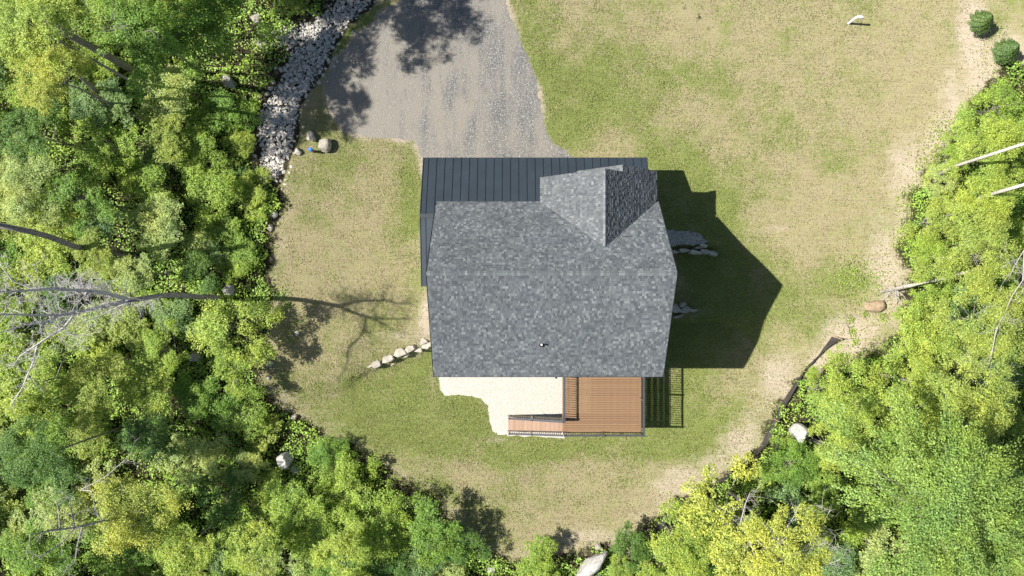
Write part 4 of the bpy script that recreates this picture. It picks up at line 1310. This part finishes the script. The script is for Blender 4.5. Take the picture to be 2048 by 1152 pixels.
# leaf colours
LIME = (.315, .410, .088); YEL = (.370, .425, .095); GRN = (.175, .300, .058); DGRN = (.112, .212, .050); BLUE = (.190, .298, .125); OLV = (.285, .365, .090); PALE = (.350, .435, .170); MID = (.258, .372, .072)
HAND = [
 ('tree', 75, 60, 95, 13, LIME, 'tall bright lime tree in the upper left corner, trunk showing to its right'),
 ('tree', 95, 150, 70, 10.5, YEL, 'yellow-lime lower tree directly under the lime tree in the upper left corner'),
 ('spray', 292, 66, 104, 8.2, GRN, 'broad plain green tree right of the lime corner tree'),
 ('small', 232, 22, 62, 8, MID, 'light green tree at the top edge between the lime tree and the broad green tree'),
 ('small', 345, 18, 46, 7.5, LIME, 'small yellow-lit tree at the top edge above the broad green tree'),
 ('tree', 420, 60, 90, 6, GRN, 'green tree at the top left of the riprap with dark gaps'),
 ('small', 200, 200, 60, 5, BLUE, 'bluish shrubby tree right of the long slanting trunk'),
 ('small', 330, 195, 66, 5.0, PALE, 'pale-tipped small tree under the broad plain green tree'),
 ('shrub', 430, 225, 62, 3.0, GRN, 'plain green shrub left of the pointed grey boulder'),
 ('small', 60, 265, 70, 7, DGRN, 'dark green tree at the left edge under the yellow-lime tree'),
 ('small', 215, 290, 70, 4.5, MID, 'mid-green small tree in the left brush above the leaning trunk'),
 ('shrub', 330, 270, 50, 3.4, OLV, 'olive shrub in the middle of the upper left brush'),
 ('tree', 40, 370, 80, 9, PALE, 'pale green tree at the left edge above the dark leaning trunk'),
 ('small', 150, 395, 62, 6, GRN, 'green tree beside the pale tree at the left edge'),
 ('small', 185, 445, 48, 5, BLUE, 'greyish blue-green tree just right of the dark leaning trunk'),
 ('shrub', 400, 300, 55, 2.8, MID, 'bright shrub with orange-tipped leaves left of the riprap middle'),
 ('shrub', 470, 300, 42, 2.4, LIME, 'lime shrub touching the left side of the riprap'),
 ('shrub', 300, 370, 60, 3.4, MID, 'leafy bright shrub in the central left brush'),
 ('shrub', 420, 385, 62, 3.0, MID, 'wide bright shrub left of the bottom of the riprap'),
 ('shrub', 505, 385, 40, 2.2, LIME, 'yellowish shrub right below the bottom of the riprap'),
 ('small', 320, 450, 62, 6.5, PALE, 'pale yellow-green tree above the long shadow line in the left brush'),
 ('small', 185, 505, 46, 5.5, OLV, 'olive yellow tree just above the fan of dead twigs'),
 ('small', 265, 545, 46, 6, PALE, 'pale tree with yellow clumps touching the top of the dead tree'),
 ('shrub', 455, 455, 52, 1.5, MID, 'bright shrub on the left lawn edge above the dead tree shadow'),
 ('shrub', 480, 520, 46, 1.2, MID, 'shrub at the left lawn edge just above the base of the dead tree'),
 ('shrub', 400, 545, 42, 2.6, DGRN, 'dark shrub above the dead tree trunk'),
 ('small', 460, 655, 78, 3.9, LIME, 'round yellow-green tree casting a round shadow on the left of the lawn'),
 ('shrub', 470, 745, 48, 2.6, MID, 'bright shrub below the round yellow-green tree at the lawn edge'),
 ('small', 330, 700, 52, 4.0, MID, 'small green tree between the square tan boulder and the dead tree'),
 ('tree', 45, 770, 95, 11, LIME, 'large glowing yellow-green tree at the left edge below the dead tree'),
 ('tree', 165, 790, 80, 7.5, OLV, 'wide olive-lime tree right of the glowing tree at the left edge'),
 ('small', 285, 775, 60, 5, LIME, 'lime small tree in the middle left below the dead tree'),
 ('small', 400, 800, 60, 4, GRN, 'green small tree left of the lower left lawn corner'),
 ('small', 290, 870, 66, 4, DGRN, 'dark shaded small tree in the lower left brush'),
 ('tree', 60, 920, 85, 9, DGRN, 'dark bluish green tree at the left edge below the glowing tree'),
 ('shrub', 490, 830, 56, 3, MID, 'bright green shrub at the lower left lawn corner'),
 ('small', 385, 925, 58, 3, PALE, 'pale clumped small tree left of the tall white boulder'),
 ('small', 470, 945, 42, 2.2, PALE, 'pale round small tree immediately left of the tall white boulder'),
 ('tree', 235, 1040, 92, 8, YEL, 'yellow tree under the white dead branches in the lower left'),
 ('small', 100, 1040, 60, 8, PALE, 'pale green tree left of the yellow tree at lower left'),
 ('small', 40, 1110, 70, 7, GRN, 'green tree in the lower left corner'),
 ('small', 350, 1110, 66, 6, LIME, 'lime tree at the bottom edge right of the yellow tree'),
 ('small', 430, 1020, 56, 3, DGRN, 'dark small tree in the deep shade of the lower left brush'),
 ('tree', 590, 1040, 90, 3.4, MID, 'broad bright tree below the tall white boulder'),
 ('small', 690, 985, 66, 2.0, MID, 'fresh green small tree on the lower lawn edge left side'),
 ('tree', 745, 1065, 90, 3.4, MID, 'tall bright tree between the broad bright tree and the big lawn shadow'),
 ('small', 645, 915, 42, 1.6, GRN, 'small green tree right of the tall white boulder'),
 ('small', 862, 1078, 66, 4.4, GRN, 'green small tree at the bottom casting the big shadow on the lower lawn'),
 ('small', 500, 1110, 62, 5.5, LIME, 'lime small tree at the bottom edge left of the broad bright tree'),
 ('small', 680, 1120, 60, 5.0, LIME, 'yellow-green small tree at the bottom edge under the fresh green one'),
 ('shrub', 925, 1108, 42, 2.2, DGRN, 'dark shrub at the bottom within the big lawn shadow'),
 ('shrub', 1080, 1136, 46, 2.0, MID, 'low green shrub at the bottom edge left of the long white slab boulder'),
 ('small', 1266, 1112, 44, 3.0, DGRN, 'dark green bushy tree right of the long white slab boulder'),
 ('shrub', 1240, 1155, 30, 1.4, LIME, 'small lime shrub at the bottom edge under the dark bushy tree'),
 ('sparse', 1480, 1060, 125, 11, YEL, 'yellow-leaved tree with bare grey branches at the bottom right of centre'),
 ('tree', 1370, 1110, 84, 7.5, LIME, 'lime tree left of the yellow tree with bare branches'),
 ('sparse', 1590, 1105, 95, 12, YEL, 'half-bare yellow tree with pale curving limbs at the bottom'),
 ('big', 1880, 1010, 190, 15, (.215, .325, .085), 'huge feathery green tree filling the lower right corner'),
 ('spray', 2010, 1110, 110, 13, (.200, .310, .085), 'green tree in the extreme lower right corner'),
 ('small', 1600, 940, 56, 4, GRN, 'green small tree below the big cream boulder'),
 ('small', 1578, 918, 32, 2, MID, 'fresh shrubby tree between the silt fence and the big cream boulder'),
 ('small', 1684, 905, 52, 4, LIME, 'lime small tree right of the big cream boulder'),
 ('small', 1662, 792, 42, 3, MID, 'mid-green small tree above the big cream boulder'),
 ('tree', 1730, 800, 84, 8, LIME, 'bright lime tree at the top of the lower right woods'),
 ('tree', 1850, 840, 84, 10, LIME, 'lime tree above the huge feathery tree'),
 ('tree', 1980, 800, 96, 11, OLV, 'olive-lime tree at the right edge above the huge feathery tree'),
 ('tree', 1860, 690, 88, 9, LIME, 'yellow-green tree right of the pale sand patch'),
 ('tree', 1985, 640, 92, 12, OLV, 'olive tree with white twigs at the right edge below the fallen birch'),
 ('small', 1840, 615, 40, 2.2, MID, 'small tree under the root end of the leaning birch'),
 ('tree', 1960, 510, 88, 11, OLV, 'olive-green tree at the right edge above the fallen birch'),
 ('small', 1865, 512, 48, 3.0, MID, 'mid-green small tree directly above the fallen birch'),
 ('tree', 1960, 420, 76, 11, LIME, 'yellow-green tree between the two upper birch trunks'),
 ('small', 1880, 440, 56, 6, OLV, 'olive small tree left of the upper birch trunks'),
 ('small', 1880, 360, 40, 5, PALE, 'thin pale tree at the base of the upper birch'),
 ('tree', 1975, 300, 78, 10, LIME, 'lime tree at the right edge above the upper birch'),
 ('small', 1990, 215, 56, 7, MID, 'green tree at the right edge below the round evergreens'),
 ('small', 1920, 300, 36, 4, MID, 'narrow light green sapling left of the upper right trees'),
 ('ever', 1978, 34, 24, 2.0, (.070, .125, .034), 'first dwarf evergreen, nearer the white vent pipe'),
 ('ever', 2030, 93, 26, 2.0, (.070, .125, .034), 'second dwarf evergreen, cut by the right edge of the photo'),
]
for (kd, px_, py_, r_px, h_, colr_, lab) in HAND:
    mat_ = 'bark'
    if kd == 'sparse': mat_ = 'twig'
    plant_px(kd, px_, py_, r_px, h_, colr_, lab, mat=mat_)

# trees outside the frame at the top left, whose shadow falls on the driveway
for (lab_, (x_, y_, h_, R_)) in zip(('nearest tall tree', 'broadest tall tree', 'lowest tall tree', 'farthest tall tree', 'westernmost tall tree', 'second tall tree'), ((-16.6, 18.2, 14.5, 3.3), (-14.6, 22.8, 15.0, 3.8), (-19.2, 15.8, 11.0, 2.3), (-11.8, 27, 15, 3.6), (-24, 21, 14, 4), (-19.4, 20.0, 13.0, 3.2))):
    plant('tree', x_, y_, h_, R_, GRN, lab_ + ' beyond the top edge whose shade falls on the driveway side', 'tall trees shading the driveway')

ROCKPTS = [o_.location for o_ in bpy.data.objects if o_.name.startswith("boulder")]
# brush and trees that fill the woods
def in_frame(x, y): return abs(x) < 33.5 and abs(y) < 19
cols = [MID, MID, LIME, GRN, GRN, OLV, BLUE, DGRN, PALE]
CNAME = ['bright green', 'bright green', 'lime', 'plain green', 'plain green', 'olive', 'blue-green', 'dark green', 'pale green']
FILL = []
cnt = 0
cand = rng.uniform(-1, 1, (9000, 2)) * np.array([36, 21.5])
dcl = dclear(cand[:, 0], cand[:, 1])
for (x_, y_), dc in zip(cand, dcl):
    if dc > -0.75: continue
    right = x_ > 0
    R_ = rng.uniform(1.0, 1.9) if rng.uniform() < .75 else rng.uniform(1.8, 2.5)
    R_ = min(R_, -dc + (rng.uniform(.1, .8) if not right else -.05))
    if R_ < .6: continue
    near = min([(math.hypot(x_ - q[0], y_ - q[1]) - .50 * (q[2] + R_)) for q in placed] + [9])
    if near < 0: continue
    # keep rocks and the dead tree base in view
    if any(math.hypot(x_ - q.x, y_ - q.y) < R_ + .75 for q in ROCKPTS) if 'ROCKPTS' in globals() else False: continue
    kd = 'bush' if R_ < 1.4 else ('shrub' if R_ < 1.9 else 'small')
    h_ = R_ * rng.uniform(1.2, 1.8) if kd != 'small' else R_ * rng.uniform(1.8, 2.6)
    if not right: h_ = min(h_, .5 - .5 * dc)
    ci_ = int(rng.integers(len(cols)))
    zt_ = h_ * .7; sc_ = K / (CAM_H - zt_)
    FILL.append((plant(kd, x_, y_, h_, R_, cols[ci_]), x_ * sc_ + 1024, 576 - y_ * sc_, kd, CNAME[ci_], 'brush right of the clearing' if right else 'brush left of and below the clearing'))
    cnt += 1
    if cnt > 290: break

MARKS = [('the tall white boulder', 580, 920), ('the big cream boulder', 1590, 863), ('the square tan boulder', 396, 712), ('the dead tree base', 447, 598), ('the fan of dead twigs', 165, 600),
         ('the dark leaning trunk', 75, 470), ('the mottled slanting trunk', 190, 165), ('the pointed grey boulder', 461, 168), ('the riprap boulder', 517, 42), ('the end of the riprap', 548, 370),
         ('the lower-left dead branches', 150, 1050), ('the upper left lime tree', 75, 80), ('the long white slab boulder', 1182, 1124), ('the bleached bare limbs', 1590, 1110), ('the huge feathery tree', 1880, 1000),
         ('the fallen birch', 1870, 560), ('the upper birch trunk', 1945, 320), ('the lower birch trunk', 1970, 395), ('the dwarf evergreens', 2005, 65), ('the pale sand patch', 1700, 660), ('the round yellow-green tree', 460, 655),
         ('the right-edge white twigs', 2010, 640), ('the lower left photo corner', 0, 1152), ('the lower right photo corner', 2048, 1152), ('the upper left photo corner', 0, 0), ('the glowing left-edge tree', 45, 770), ('the lower lawn shadow', 960, 1030), ('the black fence bend', 1540, 860), ('the lower left lawn corner', 600, 835)]
seen_l = {}
rec_ = []
for (o_, px_, py_, kd, cn, gr_) in FILL:
    m_ = min(MARKS, key=lambda k: math.hypot(k[1] - px_, k[2] - py_))
    dx, dy = px_ - m_[1], py_ - m_[2]; D_ = math.hypot(dx, dy)
    ang = (math.degrees(math.atan2(-dy, dx)) + 360 + 22.5) % 360 // 45
    dirn = ['right of', 'above and right of', 'above', 'above and left of', 'left of', 'below and left of', 'below', 'below and right of'][int(ang)]
    dist = 'just' if D_ < 60 else ('a little way' if D_ < 120 else ('some way' if D_ < 200 else 'far'))
    kn = 'young tree' if kd == 'small' else ('shrub' if kd == 'shrub' else 'bush')
    lab = f'{cn} {kn} {dist} {dirn} {m_[0]}'
    rec_.append([o_, lab, gr_, D_, kn]); seen_l.setdefault(lab, []).append(len(rec_) - 1)
for lab, ids in seen_l.items():
    if len(ids) > 1:
        ids.sort(key=lambda k: rec_[k][3])
        ordn = ['first', 'second', 'third', 'fourth', 'fifth', 'sixth', 'seventh']
        for j, k in enumerate(ids): rec_[k][1] = f'{ordn[min(j, 6)]} {rec_[k][1]}'
for o_, lab, gr_, D_, kn in rec_:
    o_['label'] = lab; o_['group'] = gr_

# low undergrowth: ferns and seedlings nobody could count
NU = 620000
X = rng.uniform(-37, 37, NU); Y = rng.uniform(-23, 23, NU)
dcl = dclear(X, Y)
dens = .55 + .45 * np.sin(X * .9 + 2 * np.sin(Y * .7)) * np.sin(Y * 1.1 + 1.4 * np.sin(X * .6))
dens2 = np.sin(X * 3.3 + np.sin(Y * 2.1) * 2) * np.sin(Y * 3.7 + np.sin(X * 2.9))
sel = (dcl < -.15) & (rng.uniform(0, 1, NU) < np.clip(dens + .3 * dens2 + .15, .25, 1))
X, Y = X[sel], Y[sel]
n = len(X)
Z = gz(X, Y) + np.abs(rng.normal(0, .16, n)) + np.clip(dens[sel] + .6 * dens2[sel], 0, 1.6) * .45 * rng.uniform(.5, 1, n) + .03
nr = unit(np.stack([rng.normal(0, .4, n), rng.normal(0, .4, n), np.ones(n)], 1))
V = leaf_quads(np.stack([X, Y, Z], 1), nr, .14, .085, rng)
me = mesh_np('undergrowth', V, 4, np.arange(len(V)), M['leaf'])
o = link('undergrowth', me, kind='stuff', label='low ferns and seedlings covering the forest floor', cat='undergrowth')
o.color = (.27, .42, .085, 1)
# weeds creeping onto bare soil at right
X = []; Y = []
for (cx, cy, rr, n_) in [(1700, 560, 40, 500), (1830, 400, 36, 500), (1870, 330, 44, 700), (1810, 480, 24, 260), (1700, 640, 8, 60), (1728, 628, 7, 60), (1764, 634, 10, 90), (1704, 661, 6, 60), (1710, 682, 8, 70), (1620, 745, 14, 120),
                         (1560, 860, 10, 100), (1900, 270, 40, 500), (1770, 715, 46, 700), (1700, 750, 40, 600), (600, 640, 16, 40), (1690, 665, 30, 60), (1745, 560, 60, 260), (2000, 130, 40, 160), (1980, 60, 30, 100), (560, 590, 16, 120), (575, 610, 10, 60)]:
    p = PG(cx, cy); s = rr * .0312
    X += list(rng.normal(p.x, s * .6, n_)); Y += list(rng.normal(p.y, s * .6, n_))
ex_, ey_ = rng.uniform(-17, 30, 160000), rng.uniform(-18, 19, 160000)
ed_ = dclear(ex_, ey_)
es_ = (ed_ > -.3) & (rng.uniform(0, 1, len(ed_)) < .55 * np.exp(-np.maximum(ed_, 0) / .28)) & (np.sin(ex_ * 4 + ey_ * 2) + np.sin(ey_ * 5 - ex_) > -.4) & (dist_poly(ex_, ey_, RIP) < .05)
X = np.concatenate([np.array(X), ex_[es_]]); Y = np.concatenate([np.array(Y), ey_[es_]]); n = len(X)
V = leaf_quads(np.stack([X, Y, gz(X, Y) + rng.uniform(.02, .16, n)], 1), unit(np.stack([rng.normal(0, .4, n), rng.normal(0, .4, n), np.ones(n)], 1)), .12, .06, rng)
o = link('weeds', mesh_np('weeds', V, 4, np.arange(len(V)), M['leaf']), kind='stuff', label='scattered low weeds on the bare soil at the clearing edge', cat='weeds')
o.color = (.24, .34, .08, 1)

# ------------------------------------------------------------------ dead tree and bare limbs
def dead_z(px, py, a, b):  # helper: image point at a height fraction of camera height
    return P(px, py, a * CAM_H)
def grow(mb, p, d, L, r, depth, r_, spread=.6, gnarl=.25, kids=3):
    """crooked branch with side twigs"""
    n = 5
    pts = [Vector(p)]; dd = Vector(d).normalized()
    for i in range(n):
        dd = (dd + Vector(r_.normal(0, gnarl, 3))).normalized()
        pts.append(pts[-1] + dd * (L / n))
    rads = [r * (1 - .75 * i / n) for i in range(n + 1)]
    mb.tube(pts, rads, 5 if r > .03 else 4, cap=False)
    if depth > 0:
        for k in range(kids):
            i = int(r_.integers(1, n + 1))
            ax_ = Vector(r_.normal(0, 1, 3)).normalized()
            nd = (dd + ax_ * (spread + .3)).normalized()
            grow(mb, pts[i], nd, L * r_.uniform(.4, .7), max(.008, rads[i] * .6), depth - 1, r_, spread, gnarl, kids)

r_ = np.random.default_rng(77)
dt = empty('dead_tree', tuple(PG(447, 598)), label='leafless grey dead tree whose long shadow crosses the left lawn', cat='dead tree')
dw = Vector(dt.location)
def rel(pts): return [Vector(p_) - dw for p_ in pts]
def limb(px_pts):  # (px,py,z)
    return rel([P(a_, b2, z_) for a_, b2, z_ in px_pts])
trunk_pts = limb([(449, 599, -.05), (425, 594, 1.3), (400, 594, 2.7), (372, 591, 4.1), (345, 590, 5.5), (318, 592, 6.7), (285, 597, 8.1), (255, 601, 9.3)])
MB().tube(trunk_pts, [.20, .165, .155, .15, .145, .135, .13, .12], 10).obj('trunk', M['deadwood'], dt, smooth=True)
main = [
 ([(258, 600, 9.2), (215, 587, 10.6), (165, 581, 11.9), (100, 578, 13.6), (40, 582, 15.0), (-20, 584, 16.2)], .10),
 ([(250, 602, 9.3), (210, 612, 10.4), (165, 622, 11.6), (120, 630, 12.8), (60, 630, 14.4), (-20, 628, 16.2)], .11),
 ([(120, 630, 12.8), (90, 645, 13.6), (50, 650, 14.3), (0, 665, 15.2)], .06),
 ([(150, 625, 12.0), (140, 640, 12.2), (128, 655, 12.3), (100, 672, 12.6), (80, 685, 12.8), (40, 712, 13.0), (25, 735, 13.0)], .065),
 ([(80, 685, 12.8), (72, 700, 12.6), (70, 716, 12.5), (55, 750, 12.6), (45, 775, 12.5), (22, 808, 12.4)], .045),
 ([(100, 578, 13.6), (60, 575, 14.0), (25, 562, 14.5), (12, 545, 14.8), (0, 525, 15.0)], .04),
 ([(128, 655, 12.3), (138, 668, 12.2), (160, 671, 12.0), (186, 668, 11.8)], .032),
 ([(270, 600, 8.7), (240, 612, 9.0), (200, 632, 9.6), (160, 645, 10.3)], .05),
]
mb = MB()
for pts_, r0 in main:
    pl = limb(pts_)
    mb.tube(pl, [r0 * (1 - .8 * i / (len(pl) - 1)) + .006 for i in range(len(pl))], 7, cap=False)
mb.obj('limb', M['bone'], dt, smooth=True)
mb = MB()
for pts_, r0 in main:
    pl = limb(pts_)
    for i in range(len(pl) - 1):
        for k in range(9 if r0 > .08 else 4):
            q = pl[i].lerp(pl[i + 1], r_.uniform(0, 1))
            d_ = (pl[i + 1] - pl[i]).normalized() * .5 + Vector(r_.normal(0, 1, 3)) * .9
            d_.z = abs(d_.z) * .4
            grow(mb, q, d_, r_.uniform(.4, 1.25), max(.008, r0 * .17), 2 if r0 > .06 else 1, r_, .7, .28, 3)
for k in range(26):   # low dead twigs under the fork
    q = trunk_pts[6].lerp(trunk_pts[7], r_.uniform(-.8, 1)); d_ = Vector((r_.normal(0, .5), -abs(r_.normal(.8, .4)), r_.normal(0, .4)))
    grow(mb, q, d_, r_.uniform(.5, 1.1), .014, 1, r_, .7, .25, 3)
for k in range(44):   # dense fan on the upper side
    q = limb([(r_.uniform(130, 210), r_.uniform(575, 588), r_.uniform(10.5, 12))])[0]
    grow(mb, q, Vector((r_.normal(-.1, .5), abs(r_.normal(.7, .4)), r_.normal(.1, .4))), r_.uniform(.5, 1.0), .014, 2, r_, .8, .3, 3)
mb.obj('twigs', M['bone'], dt, kind='stuff')

def bare_limbs(name, base_px, paths, label, seed, mat='twig', tw=5, r0=.06, zt=0):
    r2 = np.random.default_rng(seed)
    e = empty(name, tuple(PG(*base_px)), label=label, cat='dead tree')
    w = Vector(e.location); mb_ = MB(); mt = MB()
    joined = [Vector((0, 0, 0))]
    for pts_, ra in paths:
        pl = [P(a_, b2, z_) - w for a_, b2, z_ in pts_]
        nearest = min(joined, key=lambda q_: (q_ - pl[0]).length)
        if (nearest - pl[0]).length > .25:
            foot = Vector((0, 0, 0)) if nearest.length < .01 else nearest
            mid_ = Vector((foot.x * .7 + pl[0].x * .3, foot.y * .7 + pl[0].y * .3, foot.z * .4 + pl[0].z * .6))
            mb_.tube([foot, mid_, pl[0]], [ra * 2.0, ra * 1.5, ra], 6, cap=False)
        joined += pl
        mb_.tube(pl, [ra * (1 - .75 * i / (len(pl) - 1)) + .006 for i in range(len(pl))], 6, cap=False)
        for i in range(len(pl) - 1):
            for k in range(tw):
                q = pl[i].lerp(pl[i + 1], r2.uniform(0, 1))
                d_ = (pl[i + 1] - pl[i]).normalized() * .6 + Vector(r2.normal(0, .8, 3)); d_.z *= .5
                grow(mt, q, d_, r2.uniform(.4, 1.2), max(.009, ra * .3), 1, r2, .6, .2, 2)
    mb_.obj('limbs', M[mat], e, smooth=True, kind='stuff')
    mt.obj('twigs', M[mat], e, kind='stuff')
    return e
bare_limbs('dead_tree', (285, 1012), [
    ([(285, 1012, 3.0), (262, 1022, 5), (205, 1042, 6.6), (150, 1055, 7.9), (95, 1062, 9.1), (60, 1070, 9.8)], .07),
    ([(205, 1042, 6.7), (190, 1020, 7.4), (185, 985, 8.2)], .03),
    ([(150, 1055, 7.9), (143, 1020, 8.7), (139, 995, 9.2)], .03),
    ([(150, 1055, 7.9), (125, 1085, 8.8), (80, 1115, 9.5), (62, 1105, 9.8)], .035),
    ([(165, 1052, 7.6), (155, 1090, 8.2), (150, 1125, 8.8), (125, 1145, 9.2)], .03),
    ([(160, 980, 7.6), (190, 965, 7.6), (215, 950, 7.6), (240, 928, 7.6), (265, 905, 7.6)], .022),
    ([(120, 1060, 8.5), (117, 1020, 9.2), (112, 1000, 9.6)], .03)],
    'white dead branches fanning out over the yellow tree in the lower left', 41, tw=3)
bare_limbs('dead_tree', (1480, 1080), [
    ([(1520, 1150, 7.35), (1560, 1120, 7.53), (1610, 1105, 7.66), (1650, 1085, 7.73), (1672, 1095, 7.73), (1655, 1125, 7.73)], .03),
    ([(1600, 1110, 7.59), (1640, 1060, 7.79), (1660, 1020, 7.92), (1630, 1010, 7.92)], .032),
    ([(1490, 1060, 7.29), (1510, 1110, 7.35), (1530, 1150, 7.41)], .03),
    ([(1480, 1050, 7.10), (1490, 1010, 7.21), (1500, 985, 7.29)], .03),
    ([(1570, 1060, 7.73), (1590, 1030, 7.79), (1600, 1008, 7.84)], .03),
    ([(1500, 1130, 7.21), (1560, 1135, 7.46), (1620, 1140, 7.66), (1680, 1120, 7.84)], .036)],
    'bleached bare limbs spreading above the yellow trees at the bottom right of centre', 43, tw=9)
bare_limbs('dead_tree', (2010, 620), [
    ([(2046, 560, 7.73), (2025, 590, 7.73), (2010, 625, 7.79), (1995, 655, 7.86)], .02),
    ([(2048, 500, 7.73), (2030, 530, 7.73), (2020, 550, 7.73)], .02),
    ([(1985, 700, 7.67), (1975, 735, 7.67), (1990, 770, 7.61), (2020, 760, 7.48)], .02),
    ([(1930, 760, 7.36), (1925, 790, 7.30), (1930, 800, 7.25)], .02)],
    'scraggly white twigs poking out of the olive tree at the right edge', 44, tw=7)
bare_limbs('dead_tree', (300, 84), [
    ([(300, 84, 7.2), (275, 62, 7.9), (250, 48, 8.4), (232, 35, 8.8), (220, 33, 9.0)], .02),
    ([(255, 50, 8.4), (230, 58, 8.5), (200, 63, 8.6)], .018),
    ([(280, 65, 7.9), (300, 60, 8.0), (320, 80, 8.0)], .018)],
    'thin bare grey branch lying over the broad plain green tree', 45, mat='bark', tw=3)

# visible trunks and leaning stems
def stem(name, pts, radii, mat, label, cat='tree', extra=None):
    if pts[0][2] > 1:   # carry the stem down to the ground
        q0 = P(*pts[0]); q1 = P(*pts[1])
        g0 = Vector((q0.x - (q1.x - q0.x) * .4, q0.y - (q1.y - q0.y) * .4, gzs(q0.x, q0.y) - .1))
        head = [g0]
        radii = [radii[0] * 1.15] + list(radii)
    else: head = []
    w = head[0] if head else P(*pts[0])
    e = empty(name, tuple(w), label=label, cat=cat)
    pl = [h_ - w for h_ in head] + [P(*q) - w for q in pts]
    MB().tube(pl, radii, 10).obj('trunk', M[mat], e, smooth=True)
    if extra: extra(e, w)
    return e
stem('leaning_tree', [(230, 212, -.05), (190, 180, 4.6), (160, 152, 7.0), (118, 126, 9.6)], [.16, .12, .10, .08], 'bark', 'long thin mottled trunk slanting under the lime corner tree')
stem('leaning_tree', [(186, 95, 6.2), (160, 82, 7.6), (95, 46, 10.6)], [.20, .19, .15], 'bark', 'thick grey trunk glimpsed behind the lime corner tree')
stem('leaning_tree', [(152, 494, 5.5), (100, 474, 7.6), (60, 463, 8.8), (-20, 447, 10.6)], [.16, .15, .145, .14], 'bark', 'dark rough trunk leaning out of the left edge of the photo')
def roots(e, w):
    r3 = np.random.default_rng(9); mb_ = MB()
    for k in range(14):
        grow(mb_, Vector((0, 0, .05)), Vector((r3.normal(-.1, .6), r3.normal(-.4, .6), .05)), r3.uniform(.5, 1.3), .03, 1, r3, .5, .25, 2)
    mb_.obj('roots', M['twig'], e, kind='stuff')
stem('fallen_birch', [(1790, 578, .30), (1825, 571, 1.3), (1870, 560, 2.7), (1915, 549, 4.6), (1962, 537, 6.6)], [.13, .115, .10, .085, .065], 'birch', 'white birch trunk leaning from its bare root end into the right trees', 'tree', roots)
stem('birch_tree', [(1848, 366, .2), (1905, 334, 3.8), (1960, 316, 6.2), (2052, 286, 8.8)], [.10, .09, .085, .075], 'birch', 'upper long white birch trunk slanting across the right trees')
stem('birch_tree', [(1868, 428, .3), (1925, 410, 3.4), (1990, 386, 6.6), (2052, 368, 9.0)], [.10, .095, .09, .08], 'birch', 'lower white birch trunk crossing the right trees, parallel to the upper one')
